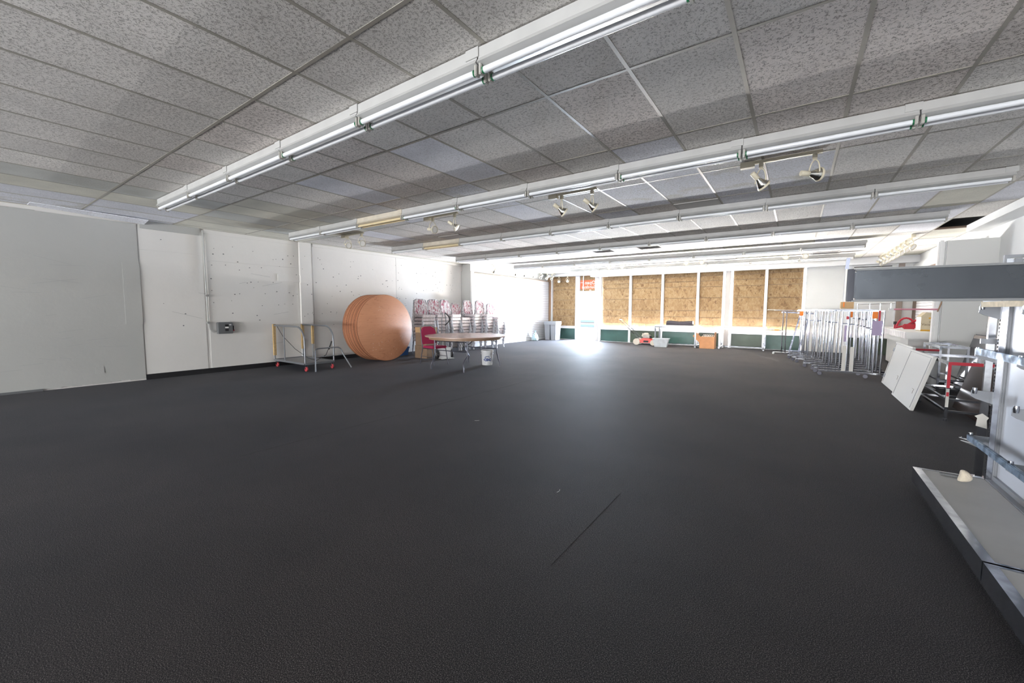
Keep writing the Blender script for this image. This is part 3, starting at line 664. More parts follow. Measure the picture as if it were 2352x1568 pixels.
for i in range(nseg+1):
    z = SH+.02+.44*i/nseg; bx = -.185-.16*(z-SH-.03); ww = .222 if i < nseg-2 else .222-.05*(i-nseg+2)
    ring = [(.018, -ww), (.024, 0), (.018, ww), (-.05, ww), (-.058, 0), (-.05, -ww)]
    wb_.v += [(bx+a+random.uniform(-.006, .006), b+random.uniform(-.006, .006), z) for a, b in ring]
for i in range(nseg):
    for k in range(6): wb_.f.append((i*6+k, i*6+(k+1) % 6, (i+1)*6+(k+1) % 6, (i+1)*6+k)); wb_.sm.append(False)
wb_.f.append(tuple(nseg*6+k for k in range(6))); wb_.sm.append(False)
wrap_back = wb_.mesh('plastic_wrap', m_wrap)
wrap_seat = MB().rbox(-.21, .235, -.222, .222, SH-.075, SH+.008, .02).mesh('plastic_wrap', plain('tight_wrap', (.62, .56, .58), .3, var=.3, scale=14, bump=.6))
wrap_leg = MB().tube([(.25, 0, .012), (.20, 0, .25), (.17, 0, SH-.08)], [.026, .022, .024], 7).mesh('leg_wrap', plain('leg_wrap', (.60, .61, .66), .3, var=.35, scale=18, bump=.6))
def make_chair(wrapped, top=False, base=True):
    root = empty('banquet_chair')
    for k, (nm, me) in CM.items():
        if wrapped and not base and k.startswith('side'): continue
        inst(nm, me, root)
    if wrapped:
        inst('plastic_wrap', wrap_seat, root); inst('plastic_wrap', wrap_back, root)
        for s in (-.2, .2): inst('leg_wrap', wrap_leg, root, (0, s, 0))
    return root
t = make_chair(False); t.location = (-6.98, 6.79, 0); t.rotation_euler = (0, 0, math.radians(-8)); tag(t, 'single crimson banquet chair with dark legs standing at the round table', 'chair')
for ch in t.children:
    if ch.name.startswith('leg') or ch.name.startswith('stretcher'): ch.data = ch.data.copy() if ch.data.materials[0] != m_darksteel else ch.data; ch.data.materials[0] = m_darksteel
wp0 = make_chair(True, base=False); firstw = True
stacks = [(-8.93, 8.25, 8, -10), (-8.90, 8.77, 8, -8), (-8.86, 9.24, 8, 4), (-8.85, 9.72, 7, 0), (-8.75, 10.18, 8, 3), (-8.62, 10.64, 8, 2), (-8.50, 11.10, 7, 0)]
sname = ['leftmost stack', 'second stack from the left', 'third stack from the left', 'middle stack', 'third stack from the right', 'second stack from the right', 'rightmost stack']
lv = ['bottom', 'second from the floor', 'third from the floor', 'fourth from the floor', 'fifth from the floor', 'sixth from the floor', 'seventh from the floor', 'top']
for si, (x, y, n_, rz) in enumerate(stacks):
    for k in range(n_):
        o = wp0 if firstw else copy_tree(wp0); firstw = False
        a = math.radians(rz); o.location = (x+k*.012*math.cos(a), y+k*.012*math.sin(a), k*.098); o.rotation_euler = (0, 0, a)
        pos = 'topmost' if k == n_-1 else lv[k]
        tag(o, 'plastic-wrapped crimson chair, %s in the %s of chairs' % (pos, sname[si]), 'chair', 'stacked plastic-wrapped chairs')

# ------------------------------------------------------------------ hand truck
t = empty('hand_truck', (-7.60, 7.75, 0), math.radians(-20), 'upright dark hand truck with rubber wheel between the red chair and the stacks', 'hand truck')
for s in (-.03, .03): MB().tube([(-.02, s*2, .05), (-.02, s*2, 1.0), (-.02, s, 1.22)], .014, 8).build('upright', m_steel, t)
MB().tube([(-.02, .03, 1.22), (.0, .10, 1.15), (.03, .16, 1.05), (.0, .13, .98), (-.02, .03, .88)], .014, 8).build('handle', m_black, t)
MB().box(.0, .02, -.18, .18, .02, .30).box(.0, .22, -.18, .18, .02, .03).build('toe_plate', m_wp, t)
for s in (-.2, .2):
    wq_ = MB().lathe([(.06, -.03), (.115, -.03), (.125, -.02), (.125, .02), (.115, .03), (.06, .03)], (-.05, s, .125), (0, 1, 0), 24, cap=False).build('tyre', m_black, t)
    MB().lathe([(.0, -.022), (.03, -.028), (.065, -.01), (.065, .01), (.03, .028), (0, .022)], (-.05, s, .125), (0, 1, 0), 20, cap=False).build('hub', m_eng, wq_)
# ------------------------------------------------------------------ round table
t = empty('round_table', (-6.0, 6.8, 0), 0, 'large round folding table with brown laminate top and bent steel legs', 'table')
TZ = .735; R_ = .90
MB().lathe([(R_-.004, TZ-.022), (R_, TZ-.018), (R_, TZ-.004), (R_-.004, TZ)], n=96).build('tabletop', m_tabletop, t)
MB().lathe([(R_-.11, TZ-.075), (R_-.09, TZ-.075), (R_-.09, TZ-.022), (R_-.11, TZ-.022)], n=72, cap=False).build('apron', plain('apron_wood', (.30, .19, .12), .5), t)
for sy2 in (-1, 1):
    for sx in (-1, 1):
        x = sx*.47; y = sy2*.52
        pts = [(x, sy2*.50, TZ-.025), (x, sy2*.50, .40), (x*1.0, sy2*.50, .34), (x-sx*.02, sy2*.50+sy2*.06, .26), (x-sx*.03, sy2*.50+sy2*.10, .18), (x, sy2*.5+sy2*.11, .10), (x, sy2*.5+sy2*.11, .012)]
        MB().tube(pts, .014, 8).build('leg', m_darksteel, t)
        MB().tube([(x, sy2*.50, .56), (x, sy2*.22, TZ-.03)], .009, 6).build('brace', m_darksteel, t)
    MB().tube([(-.47, sy2*.50, .42), (.47, sy2*.50, .42)], .010, 6).build('crossbar', m_darksteel, t)
    MB().tube([(-.47, sy2*.50, .62), (.47, sy2*.50, .62)], .010, 6).build('crossbar', m_darksteel, t)
# bucket
t = empty('plastic_bucket', (-5.96, 7.50, 0), 0, 'white plastic bucket with blue printed logo on the floor under the round table', 'bucket')
MB().lathe([(.118, 0), (.12, .004), (.138, .30), (.145, .30), (.147, .33), (.147, .35), (.138, .35), (.138, .34), (.122, .02), (0, .02)], n=32, cap=True).build('bucket_body', m_wp, t)
MB().lathe([(.1425, .26), (.148, .262), (.148, .27), (.1425, .272)], n=32, cap=False).build('ring', m_wp, t)
MB().tube([(.13, -.06, .28), (.155, -.03, .18), (.16, .0, .08), (.155, .03, .18), (.13, .06, .28)], .003, 6).build('bail_handle', m_steel, t)
def curved(o, R0, a0, z0):
    for v in o.data.vertices:
        u_, z_, d_ = v.co.x, v.co.y, v.co.z; rr = R0+.0467*(z0+z_)/.30*1.0+.0015+d_; a = a0+u_/R0
        v.co = (rr*math.cos(a), rr*math.sin(a), z0+z_)
cd_ = math.atan2(-7.5, 5.96)
o = text('CSC', .085, m_inkblue, t, 'logo_lettering', .0006, align='CENTER', font_space=.95, res=1); curved(o, .121, cd_, .105)
for v in o.data.vertices: pass
sw = MB()
for k in range(14):
    a = PI*(.15+.75*k/13); sw.box(.045*math.cos(a)-.006, .045*math.cos(a)+.006, .0+.04*math.sin(a), .008+.04*math.sin(a), -.0004, .0008)
o = sw.build('logo_swoosh', m_inkblue, t); curved(o, .121, cd_, .17)
o = B(-.06, .06, 0, .006, -.0004, .0008).build('printed_line', m_inkblue, t); curved(o, .121, cd_, .055)

# ------------------------------------------------------------------ far left corner
t = empty('plastic_bag', (-8.98, 14.55, 0), 0, 'crumpled pale blue plastic bag with black spout against the slatted wall', 'bag')
mb = MB(); rings = [(.06, 0), (.12, .03), (.13, .12), (.10, .22), (.06, .30), (.025, .36), (.04, .42)]
for i, (r, z) in enumerate(rings): mb.v += [(r*(1+random.uniform(-.2, .2))*math.cos(2*PI*k/12), r*1.2*(1+random.uniform(-.2, .2))*math.sin(2*PI*k/12), z) for k in range(12)]
for i in range(len(rings)-1):
    for k in range(12): mb.f.append((i*12+k, i*12+(k+1) % 12, (i+1)*12+(k+1) % 12, (i+1)*12+k)); mb.sm.append(True)
mb.build('bag_body', m_bluebag, t); MB().tube([(0, -.02, .40), (.0, -.06, .30), (.02, -.10, .24)], .008, 6).build('cord', m_black, t)
def slim_bin(x, y, label):
    t = empty('slim_waste_bin', (x, y, 0), 0, label, 'waste bin', 'grey waste bins in the far left corner')
    MB().add([(-.11, -.19, 0), (.11, -.19, 0), (.11, .19, 0), (-.11, .19, 0), (-.135, -.24, .70), (.135, -.24, .70), (.135, .24, .70), (-.135, .24, .70), (-.12, -.22, .70), (.12, -.22, .70), (.12, .22, .70), (-.12, .22, .70), (-.10, -.18, .02), (.10, -.18, .02), (.10, .18, .02), (-.10, .18, .02)],
             [(0,1,2,3), (0,1,5,4), (1,2,6,5), (2,3,7,6), (3,0,4,7), (4,5,9,8), (5,6,10,9), (6,7,11,10), (7,4,8,11), (8,9,13,12), (9,10,14,13), (10,11,15,14), (11,8,12,15), (12,13,14,15)]).build('bin_body', m_bin, t)
    MB().box(-.15, .15, -.255, -.225, .66, .80).box(-.15, .15, .225, .255, .66, .80).box(-.15, -.12, -.225, .225, .66, .80).box(.12, .15, -.225, .225, .66, .80).build('bin_collar', m_bin, t)
slim_bin(-8.86, 15.55, 'slim grey waste bin nearer the slatted wall in the far left corner'); slim_bin(-8.54, 15.50, 'slim grey waste bin nearer the open doorway in the far left corner')

# ------------------------------------------------------------------ lawn mower
t = empty('lawn_mower', (-4.62, 15.45, 0), math.radians(4), 'red push lawn mower with grey engine and cream wheels in front of the boarded windows', 'lawn mower')
mb = MB(); prof = [(-.26, .08), (-.22, .19), (-.12, .22), (.16, .22), (.28, .17), (.30, .08)]
mb.prism(prof, (0, -.22, 0), (0, 1, 0), (1, 0, 0), (0, 0, 1), .44); mb.build('deck', m_redp, t)
MB().lathe([(.20, .215), (.20, .235), (.15, .25), (.1, .25)], (.02, 0, 0), (0, 0, 1), 20).build('engine_mount', m_redp, t)
e = MB().rbox(-.10, .14, -.12, .12, .25, .38, .02).build('engine', m_eng, t)
MB().lathe([(.085, .38), (.09, .39), (.085, .43), (.05, .445)], (.0, 0, 0), (0, 0, 1), 18).build('recoil_cover', m_hub, e); MB().rbox(.08, .19, -.09, .07, .26, .35, .015).build('muffler', m_black, e); MB().lathe([(.03, .36), (.035, .40), (.03, .42)], (-.12, .02, 0), (0, 0, 1), 12).build('fuel_cap', m_hub, e); MB().rbox(-.16, -.09, -.07, .07, .30, .38, .02).build('fuel_tank', m_hub, e)
B(-.05, .13, -.225, -.218, .10, .17).build('discharge_flap', m_black, t)
for x, r in ((-.30, .12), (.30, .10)):
    for s in (-.25, .25):
        q = MB().lathe([(r*.72, -.025), (r, -.022), (r, .022), (r*.72, .025)], (x, s, r), (0, 1, 0), 24, cap=False).build('wheel', m_hub, t)
        MB().lathe([(.0, -.02), (r*.74, -.012), (r*.74, .012), (0, .02)], (x, s, r), (0, 1, 0), 20, cap=False).build('wheel_hub', m_hub, q)
for s in (-.19, .19): MB().tube([(-.20, s, .20), (-.52, s*1.05, .52), (-.98, s*.9, .92)], .010, 8).build('handle_bar', m_darksteel, t)
MB().tube([(-.98, -.17, .92), (-1.0, -.12, .94), (-1.0, .12, .94), (-.98, .17, .92)], .011, 8).build('handle_grip', m_black, t); MB().tube([(-.40, -.2, .40), (-.50, -.2, .50)], .018, 8).build('handle_knob', m_black, t)

# ------------------------------------------------------------------ parson tables at the windows
def desk(x0, x1, y, label, rz=0):
    t = empty('chrome_display_table', ((x0+x1)/2, y, 0), rz, label, 'table', 'chrome framed display tables at the windows'); w_ = (x1-x0)/2; d = .28
    for sx in (-1, 1):
        for s in (-1, 1): MB().box(sx*w_-(.05 if sx > 0 else 0), sx*w_+(.05 if sx < 0 else 0), s*d-.025, s*d+.025, .02, .72).build('leg', m_chrome, t)
    for sx in (-1, 1): B(sx*w_-(.05 if sx > 0 else 0), sx*w_+(.05 if sx < 0 else 0), -d+.025, d-.025, .05, .09).build('foot_rail', m_chrome, t)
    B(-w_+.05, w_-.05, d-.02, d+.02, .05, .09).build('foot_rail', m_chrome, t)
    MB().box(-w_+.05, w_-.05, -d-.025, -d+.02, .68, .72).box(-w_+.05, w_-.05, d-.02, d+.025, .68, .72).build('top_rail', m_chrome, t)
    MB().rbox(-w_-.005, w_+.005, -d-.03, d+.03, .72, .765, .004).build('tabletop', m_white, t)
desk(-4.20, -2.80, 15.32, 'chrome table left of the cardboard box, with a black bag on it'); desk(-2.12, -.80, 15.42, 'chrome framed table with white top right of the open cardboard box, bare')
t = empty('black_bag', (-3.42, 15.36, .765), 0, 'long black soft bag lying on the left display table', 'bag')
mb = MB(); n_ = 14
for i in range(n_+1):
    x = -.44+.88*i/n_; e = abs(2*i/n_-1); h = .125+.055*(e**2)+random.uniform(-.006, .006); wd = .11
    if i in (0, n_): h -= .03
    mb.v += [(x, -wd, 0.0), (x, -wd*1.05, h*.6), (x, -wd*.5, h), (x, wd*.5, h), (x, wd*1.05, h*.6), (x, wd, 0)]
for i in range(n_):
    for k in range(6): mb.f.append((i*6+k, i*6+(k+1) % 6, (i+1)*6+(k+1) % 6, (i+1)*6+k)); mb.sm.append(True)
mb.f += [tuple(range(6)), tuple(n_*6+k for k in range(6))]; mb.sm += [False, False]
mb.build('bag_body', m_bag, t); MB().tube([(-.3, -.06, .155), (-.1, -.075, .14), (.1, -.075, .14), (.3, -.06, .155)], .008, 6).build('carry_strap', m_black, t)
# tote
t = empty('storage_tote', (-3.93, 14.90, 0), math.radians(8), 'cloudy clear plastic tote on the floor under the left display table', 'tote')
mb = MB(); a = (.20, .15); b = (.27, .20); c = (.255, .185)
mb.add([(-a[0], -a[1], 0), (a[0], -a[1], 0), (a[0], a[1], 0), (-a[0], a[1], 0), (-b[0], -b[1], .30), (b[0], -b[1], .30), (b[0], b[1], .30), (-b[0], b[1], .30), (-c[0], -c[1], .30), (c[0], -c[1], .30), (c[0], c[1], .30), (-c[0], c[1], .30), (-.19, -.14, .01), (.19, -.14, .01), (.19, .14, .01), (-.19, .14, .01)],
       [(0,1,2,3), (0,1,5,4), (1,2,6,5), (2,3,7,6), (3,0,4,7), (4,5,9,8), (5,6,10,9), (6,7,11,10), (7,4,8,11), (8,9,13,12), (9,10,14,13), (10,11,15,14), (11,8,12,15), (12,13,14,15)]).build('tote_body', m_clear, t)
MB().box(-.285, .285, -.215, -.20, .285, .30).box(-.285, .285, .20, .215, .285, .30).box(-.285, -.27, -.2, .2, .285, .30).box(.27, .285, -.2, .2, .285, .30).build('tote_rim', m_clear, t)
# open carton of hangers
t = empty('open_cardboard_box', (-2.47, 15.30, 0), 0, 'open cardboard box full of white hangers between the two display tables', 'box')
mc = m_tanbox = plain('orange_cardboard', (.55, .27, .13), .8, var=.08, scale=9)
MB().box(-.23, .23, -.20, -.195, 0, .40).box(-.23, .23, .195, .20, 0, .40).box(-.23, -.225, -.195, .195, 0, .40).box(.225, .23, -.195, .195, 0, .40).box(-.225, .225, -.195, .195, 0, .005).build('carton_body', mc, t)
MB().bar((-.235, 0, .395), (-.36, 0, .27), .38, .005, ref=(1, 0, 1)).build('flap', mc, t); MB().box(.225, .23, -.19, .19, .40, .56).build('flap', mc, t)
for k in range(6):
    x = -.15+k*.055; MB().tube([(x-.06, -.08, .36), (x, -.05+.02*k, .43), (x+.02, 0, .47), (x+.05, .03, .45), (x+.07, .06, .37)], .010, 6).build('hanger', m_letter, t)

# ------------------------------------------------------------------ rolling garment racks
def make_rack():
    t = empty('garment_rack')
    return t
def rack(xl, xr, y, h, label, ext=(.35, .30), tops=(.25, .2), lean=0, tagc=None, orient=0, col=None):
    t = empty('garment_rack', (0, y, 0), 0, label, 'clothes rack', 'chrome rolling garment racks')
    mz = .085
    for x, s in ((xl, 1), (xr, 1)):
        for dx in (0, .11):
            p = MB().tube([(x+dx, 0, mz+.02), (x+dx, 0, h)], .017, 10).build('post', col or m_chrome, t)
            if dx == 0 and x == xr: B(x-.02, x+.02, -.018, .018, h*.72, h*.74).build('collar', m_darksteel, p)
    B(xl-ext[0], xr+ext[1], -.015, .015, mz, mz+.03).build('base_rail', m_chrome, t)
    for x in (xl-ext[0]+.02, xr+ext[1]-.02): B(x-.015, x+.015, -.26, .26, mz-.0, mz+.03).build('foot', m_chrome, t) if False else None
    for x in (xl-ext[0]+.02, xl+.3, xr+ext[1]-.02):
        q = MB().cyl((x, 0, mz), (x, 0, mz-.02), .012, 8).lathe([(.036, -.016), (.04, -.01), (.04, .01), (.036, .016)], (x+.01, 0, .041), (.25, 1, 0), 14).build('caster', m_darksteel, t)
    B(xl-tops[0], xr+tops[1], -.012, .012, h, h+.026).build('top_rail', m_chrome, t)
    B(xl+.005, xl+.105, -.008, .008, h*.80, h*.80+.02).build('brace', m_dchrome, t); B(xr+.005, xr+.105, -.008, .008, h*.84, h*.84+.02).build('brace', m_dchrome, t)
    if tagc: B(xr+tagc[1]-.04, xr+tagc[1]+.04, -.02, -.014, h-.13, h).build('tag', tagc[0], t)
    return t
rn = ['nearest of the garment racks, with pale tape on its posts'] + ['%s nearest of the chrome garment racks nested in rows' % s for s in ('second', 'third', 'fourth', 'fifth', 'sixth', 'seventh', 'eighth', 'ninth', 'tenth', 'eleventh')] + ['farthest chrome garment rack, next to the dark kick panel']
NR = 11
for k in range(NR):
    f = k/(NR-1); y = 10.33+4.4*f**1.05
    xl = .80-.72*f+random.uniform(-.05, .05); xr = 1.24+.06*f+random.uniform(-.04, .04)
    rack(xl, xr, y, 1.30+random.uniform(-.01, .02), rn[k], ext=(.36+random.uniform(-.05, .08), .25), tops=(.05+.1*random.random(), .12), tagc={0: (m_orange, -.02), 3: (m_orange, -.3), 8: (m_orange, -1.2)}.get(k))
rk = [o for o in sc.objects if o.name.startswith('garment_rack')]
r0 = rk[0]
B(.77, .83, -.02, -.013, .12, .62).build('pale_tape', m_paper, r0); B(.89, .95, -.02, -.013, .12, .60).build('pale_tape', m_paper, r0)
B(.78, .82, -.021, -.014, .70, 1.02).build('purple_film', m_purple, r0); B(1.19, 1.33, -.021, -.014, .84, 1.12).build('purple_film', m_purple, r0); B(1.27, 1.30, -.022, -.014, 1.12, 1.31).build('red_tag', m_redtape, r0); B(.80, .84, -.022, -.014, 1.14, 1.20).build('red_tag', m_redtape, r0)
t = empty('pink_tube_rail', (0, 10.28, 1.338), 0, 'pink plastic covered tube lying along the top of the garment racks towards the counter', 'rail')
MB().tube([(1.46, 0, 0), (2.05, .02, .0)], .014, 8).build('tube', m_pink, t); MB().box(1.40, 1.47, -.02, .02, -.018, .018).build('end_cap', m_wp, t); MB().tube([(2.05, .02, -.04), (2.10, .04, .14)], .010, 6).build('amber_end', m_brownstrip, t)
# slanted rack and thin T-stand at the far left of the group
t = empty('slanted_rack', (-.03, 14.6, 0), 0, 'dark chrome rack frame leaning at the left end of the garment racks', 'clothes rack')
for dx in (0, .22): MB().bar((-.12+dx, 0, .02), (.12+dx, 0, 1.22), .04, .035).build('post', m_dchrome, t)
MB().bar((-.35, 0, 1.26), (.45, 0, 1.22), .03, .04).build('top_rail', m_dchrome, t); MB().bar((-.08, 0, .12), (.3, 0, .12), .03, .03).build('base_rail', m_dchrome, t)
t = empty('garment_stand', (-.33, 14.5, 0), 0, 'thin twin-post garment stand with side arms left of the slanted rack', 'clothes rack')
for dx in (0, .085): MB().tube([(dx, 0, .05), (dx, 0, 1.32)], .014, 8).build('post', m_chrome, t)
MB().tube([(-.40, 0, 1.33), (.3, 0, 1.30)], .010, 6).build('arm', m_chrome, t); MB().tube([(-.42, 0, .72), (0, 0, .72)], .012, 6).build('arm', m_chrome, t)
B(-.20, -.08, -.015, .015, .705, .737).build('orange_tag', m_orange, t); MB().tube([(-.22, 0, .06), (.3, .0, .06)], .014, 6).build('base_rail', m_chrome, t)
for x in (-.2, .28): MB().lathe([(.03, -.014), (.034, 0), (.03, .014)], (x, 0, .034), (.3, 1, 0), 14).build('caster', m_wp, t)
# small carton seen above the racks
o = empty('small_tan_box', (1.03, 13.4, 1.36), 0, 'small tan cardboard box with an orange stripe on top of the garment racks', 'box')
MB().rbox(-.13, .13, -.08, .08, 0, .17, .004).build('carton_body', m_board2, o); B(-.08, -.055, -.084, -.081, .04, .16).build('orange_stripe', m_orange, o)
# hooks above the racks
t = empty('hook_rail', (1.45, rk[5].location.y, 1.325), 0, 'raised chrome cross rail with upright hooks on the right row of garment racks', 'rail')
MB().tube([(-.30, 0, .13), (.35, 0, .15)], .006, 6).build('cross_rod', m_chrome, t)
for x in (-.3, -.08, .1, .28): MB().tube([(x, 0, 0), (x, 0, .15)], .010, 6).build('hook_post', m_chrome, t)

# ------------------------------------------------------------------ counter with box
t = empty('service_counter', (0, 0, 0), 0, 'white laminate stepped counter against the right slatted wall behind the garment racks', 'counter')
B(1.84, XR-.06, 11.42, 15.0, .74, .88).build('countertop', m_white, t); B(1.90, XR-.06, 11.5, 14.6, .60, .74).build('apron', m_white, t)
B(1.96, XR-.06, 11.6, 14.3, .03, .60).build('counter_body', m_white, t); B(2.0, XR-.07, 11.65, 14.2, 0, .03).build('toe_kick', m_black, t)
mb = MB()
for k in range(16): mb.box(1.835, 1.84, 11.44+k*.205, 11.44+k*.205+.19, .75, .87)
mb.build('front_slats', m_slat, t)
t = empty('handled_box', (2.36, 12.3, .88), math.radians(12), 'kraft handled box with printed vacuum label standing on the counter', 'box')
MB().rbox(-.20, .20, -.10, .10, 0, .32, .004).build('carton_body', m_kraft, t); MB().prism([(-.20, .32), (.20, .32), (.20, .36), (-.12, .40)], (0, -.09, 0), (0, 1, 0), (1, 0, 0), (0, 0, 1), .17).build('folded_flap', m_kraft, t)
B(-.08, .08, -.102, -.1005, .265, .29).build('handle_slot', m_amber, t); B(-.2, .2, -.102, -.1005, 0, .03).build('amber_tape', m_amber, t)
B(-.202, -.200, -.1, .1, .02, .30).build('white_side', m_letter, t)
text('Vacuum Bag', .072, m_ink, t, 'lettering', .0006, axes((-.19, -.1025, .12), (1, 0, 0), (0, 0, 1))); text('allergen', .035, m_ink, t, 'lettering', .0006, axes((-.07, -.1025, .19), (1, 0, 0), (0, 0, 1)))
B(.08, .14, -.1025, -.1005, .05, .08).build('printed_mark', m_ink, t)
t = empty('red_hose_reel', (2.14, 13.3, .88), 0, 'coiled red plastic hose and handle lying on the counter beside the kraft box', 'hose')
MB().tube([(.0+.16*math.cos(a), .03, .02+.24*math.sin(a)) for a in [PI*k/10 for k in range(11)]], .022, 8).build('arch', m_redw, t); MB().tube([(-.18, 0, .03), (0, 0, .08), (.18, 0, .22)], .022, 8).build('handle', m_redw, t)
MB().rbox(-.06, .16, -.06, .06, 0, .12, .02).build('reel_body', m_redw, t)
t = empty('marker_bottle', (1.98, 13.55, .88), 0, 'small dark capped bottle at the left end of the counter', 'bottle')
MB().cyl((0, 0, 0), (0, 0, .10), .022, 12).build('bottle_body', m_redw, t); MB().cyl((0, 0, .10), (0, 0, .17), .034, 12).build('cap', m_black, t)

# ------------------------------------------------------------------ leaning white doors
def lean_door(p0, L, H_, lean, label, hinges, rz=0):
    """slab whose bottom edge starts at p0 and runs along +y, leaning towards +x"""
    t = empty('cabinet_door', p0, rz, label, 'door panel', 'white cabinet doors leaning on the chrome frame'); t.rotation_euler = (0, lean, rz)
    MB().rbox(0, .035, 0, L, 0, H_, .003).build('slab', m_panel, t)
    mb = MB(); 
    for y in (.045, L-.10):
        for dy in (0, .022): mb.box(-.0012, 0, y+dy, y+dy+.008, .03, H_-.03)
    mb.box(-.001, 0, .02, L-.02, H_-.03, H_-.027); mb.build('edge_groove', m_grey, t)
    for z in hinges: 
        h_ = B(-.012, 0, L-.12, L-.05, z, z+.06).build('hinge', m_steel, t)
    MB().tube([(-.003, .3, H_*.35), (-.003, .22, H_*.35), (-.003, .22, H_*.27)], .002, 5).build('pencil_mark', m_ink, t)
lean_door((1.28, 7.34, .0), 1.28, .75, math.radians(14), 'white cabinet door leaning in front, nearest the camera', [])
lean_door((1.33, 8.66, .0), 1.30, .77, math.radians(12), 'white cabinet door leaning behind the front one, with two hinges', [.12, .60])
# ------------------------------------------------------------------ chrome cube frames
def cube_frame(x0, x1, y0, y1, h, label, red=(), rz=0):
    t = empty('display_frame', (x0, y0, 0), rz, label, 'display frame', 'chrome display frames on the right'); W = x1-x0; L = y1-y0; s = .013
    for x in (0, W):
        for y in (0, L):
            p = B(x-s, x+s, y-s, y+s, .03, h).build('leg', m_chrome, t)
            MB().cyl((x, y, 0), (x, y, .03), .018, 10).build('glide', m_chrome, p)
    for z in (.12, .26):
        for y in (0, L): B(s, W-s, y-.012, y+.012, z-.012, z+.012).build('rail', m_chrome, t)
        for x in (0, W): B(x-.012, x+.012, s, L-s, z-.012, z+.012).build('rail', m_chrome, t)
    for y in (0, L): B(s, W-s, y-s, y+s, h-.036, h).build('top_rail', m_redtape if ('top', y > 0) in red else m_chrome, t)
    for x in (0, W): B(x-s, x+s, s, L-s, h-.036, h).build('top_rail', m_chrome, t)
    return t
t = cube_frame(1.51, 2.05, 6.88, 8.10, .71, 'chrome display frame with red taped corner, nearest the camera', red=(('top', False),))
B(-.0138, .0138, -.0145, -.0135, .40, .71).build('red_tape', m_redtape, t); B(-.0138, .0138, -.0145, -.0135, .17, .39).build('pale_tape', m_paper, t); B(-.011, .011, -.0150, -.0145, .30, .35).build('red_label', m_redtape, t)
t = cube_frame(1.82, 2.11, 8.80, 9.75, .78, 'chrome display frame farther back with red taped rail')
B(-.27, -.013, -.012, .012, .695, .725).build('red_taped_rail', m_redtape, t)
t = empty('black_leaning_panel', (2.14, 8.30, 0), 0, 'glossy black board leaning against the right wall behind the chrome frames', 'board'); t.rotation_euler = (0, math.radians(13), 0)
MB().rbox(0, .03, 0, 1.32, .005, .97, .012).build('board', m_blackgl, t); B(-.002, 0, .03, 1.29, .90, .955).build('edge_strip', m_taupe, t)
t = empty('dark_wood_board', (1.80, 7.05, .0), 0, 'dark brown board standing inside the nearer chrome frame', 'board'); t.rotation_euler = (0, math.radians(14), 0)
MB().rbox(0, .02, 0, .9, 0, .66, .004).build('board', plain('dark_brown_gloss', (.05, .025, .02), .25), t)
t = empty('white_cylinder_post', (1.90, 9.55, 0), 0, 'short white rounded post standing at the foot of the partition', 'post')
MB().lathe([(.07, 0), (.085, .01), (.085, .66), (.07, .68)], n=20).build('post_body', m_wp, t)

# ------------------------------------------------------------------ gondola shelving at the right
GXP = 1.155
t = empty('gondola_shelving', (0, 0, 0), 0, 'chrome framed display shelving with white back panels and grey base deck at the right edge', 'shelving')
UY = [4.10, 3.45, 2.80]
for j, y in enumerate(UY):
    u = B(GXP-.04, GXP-.012, y-.016, y+.016, .16, 1.655).build('upright', m_chrome, t)
    mb = MB()
    for k in range(58): mb.box(GXP-.0415, GXP-.04, y-.004, y+.004, .2+k*.0254, .214+k*.0254)
    mb.build('slots', m_dark, u)
    MB().rbox(GXP-.012, GXP+.03, y-.03, y+.012, .16, 1.655, .006).build('inner_post', m_greypost, t)
for y0, y1 in ((2.73, 4.06), (1.36, 2.69)):
    B(GXP+.004, GXP+.018, y0, y1, .19, 1.62).build('back_panel', m_bluewhite, t)
MB().box(1.112, GXP+.02, 1.34, 4.08, .10, .165).box(GXP-.012, GXP+.003, 1.34, 4.07, .165, .195).build('base_channel', m_greypost, t)
for y0, y1 in ((2.715, 4.10), (1.33, 2.70)):
    d = B(.775, 1.11, y0+.015, y1-.015, .135, .158).build('base_deck', m_deck, t)
    MB().box(.755, .775, y0, y1, .06, .162).box(.775, 1.11, y1-.015, y1, .10, .162).box(.775, 1.11, y0, y0+.015, .10, .162).box(.775, .800, y0+.015, y1-.015, .158, .161).build('deck_trim', m_chrome, t)
    B(.80, GXP-.05, y0+.02, y1-.02, .0, .10).build('kick_plate', m_black, t)
B(.80, 1.10, 3.85, 4.07, .001, .13).build('end_leg', m_darksteel, t)
# top end frame
MB().box(GXP-.05, GXP-.025, 4.088, 4.112, 1.60, 1.66).box(GXP-.05, 1.9, 4.088, 4.112, 1.66, 1.68).build('top_end_frame', m_greypost, t)
def bracket(y, z, reach=.10, name='shelf_bracket'):
    b = MB().prism([(0, -.085), (0, .0), (-reach, .0), (-reach, -.04), (-reach+.02, -.055)], (GXP-.04, y-.006, z), (0, 1, 0), (1, 0, 0), (0, 0, 1), .012).build(name, m_greypost, t)
    MB().lathe([(.011, -.02), (.013, 0), (.011, .02)], (GXP-.04-reach+.012, y-.012, z-.0), (0, 0, 1), 10).build('bracket_cup', m_chrome, b); return b
for y in UY:
    for z in (1.34, 1.045, .765, .45): bracket(y, z, .10)
B(1.035, GXP-.0, 2.2, 4.09, 1.345, 1.365).build('wood_shelf', m_white, t); B(1.018, 1.035, 2.2, 4.09, 1.337, 1.372).build('wood_edge', m_woodedge, t)
MB().rbox(1.012, 1.034, 2.2, 4.10, 1.015, 1.060, .004).build('hang_rail', m_galv, t)
MB().rbox(1.012, 1.034, 2.2, 4.10, .415, .458, .004).build('hang_rail', m_galv, t)
B(GXP-.10, GXP+.9, 4.17, 4.19, 1.085, 1.12).build('rear_rail', m_greypost, t)
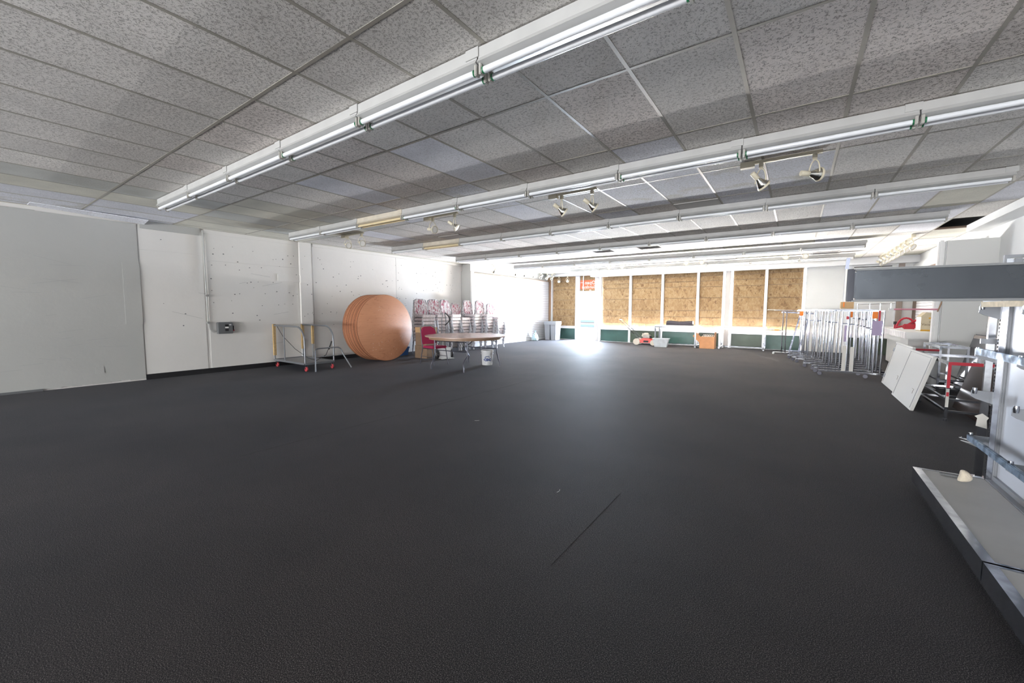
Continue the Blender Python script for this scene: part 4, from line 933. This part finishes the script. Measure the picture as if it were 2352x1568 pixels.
o = MB().prism([(-.05, 0), (.03, .01), (.05, .05), (.0, .10), (-.03, .09), (-.02, .04)], (.97, 3.86, .162), (0, .07, 0), (1, 0, 0), (0, 0, 1), 1).build('cloth_scrap', m_sponge); 
md = o.modifiers.new('s', 'SUBSURF'); md.levels = 2; md.render_levels = 2; tag(o, 'crumpled cream cloth scrap lying on the grey base deck', 'cloth')
o = empty('deck_clip', (.98, 4.02, .162), 0, 'dark grey plastic clip lying on the far edge of the base deck', 'clip'); MB().rbox(-.10, .03, -.02, .015, 0, .012, .004).build('clip_body', m_grey, o)
# tall chrome upright behind the gondola with paper tag
t = empty('chrome_upright_frame', (0, 0, 0), 0, 'tall chrome upright frame behind the display shelving with a torn paper tag', 'display frame')
for x in (1.212, 1.30): MB().box(x-.019, x+.019, 4.58, 4.61, .03, 1.38).build('post', m_chrome, t)
MB().box(1.15, 1.8, 4.58, 4.61, 1.38, 1.41).build('top_rail', m_chrome, t); MB().box(1.16, 1.8, 4.56, 4.63, .0, .03).build('base_rail', m_chrome, t)
MB().prism([(-.03, 0), (.03, -.015), (.025, .05), (.035, .07), (.0, .10), (-.04, .075), (-.025, .06)], (1.20, 4.572, .43), (0, -.004, 0), (1, 0, 0), (0, 0, 1), 1).build('paper_tag', m_paper, t)
o = empty('acrylic_bracket', (1.09, 4.15, .37), .5, 'clear plastic sign holder hooked on the low shelving rail', 'sign holder')
MB().bar((-.10, 0, .05), (.10, .05, -.02), .06, .004).bar((-.06, .03, .02), (.12, .08, -.05), .06, .004).build('holder', m_wp, o); MB().tube([(-.12, .0, .06), (-.02, .0, .03)], .004, 5).build('wire_hook', m_chrome, o)

# ------------------------------------------------------------------ near bar crossing the view
t = empty('wide_display_rail', (0, 0, 0), 0, 'wide dark reflective metal rail crossing the right side at eye level, close to the camera', 'display rail')
YB_ = 1.10
MB().rbox(.094, 1.3, YB_, YB_+.02, 1.333, 1.392, .003).build('rail', chromemat('smoky_metal', (.045, .049, .055), .22, .12), t)
MB().box(.094, 1.3, YB_-.002, YB_+.022, 1.392, 1.396).box(.094, 1.3, YB_-.002, YB_+.022, 1.329, 1.333).build('edge_lip', m_grey, t)
MB().rbox(.0815, .094, YB_-.003, YB_+.024, 1.329, 1.396, .002).build('end_cap', m_blackgl, t); B(.0785, .0815, YB_-.003, YB_+.024, 1.329, 1.396).build('pale_edge', m_paper, t)
MB().bar((.081, YB_+.01, 1.396), (.083, YB_+.01, 1.42), .006, .004).build('upright_pin', m_dchrome, t)
MB().box(1.25, 1.29, YB_, YB_+.02, .0, 1.333).box(1.1, 1.45, YB_-.01, YB_+.03, 0, .02).build('support_post', m_chrome, t)
# small litter on the carpet
for k, (x, y, a) in enumerate([(-3.05, 3.6, .3), (-1.35, 2.5, 1.2), (-.9, .95, .5)]):
    o = MB().tube([(x+q*math.cos(a+q*9), y+q*math.sin(a+q*9), .003) for q in (0, .015, .03, .045, .055)], .0014, 5).build('lint_thread', m_paper)
    tag(o, ['pale thread on the carpet in the middle of the room', 'pale thread on the carpet right of the middle, beyond the nearest one', 'pale thread on the carpet nearest the camera'][k], 'thread', 'threads on the carpet')
for p in protos.values():
    pass
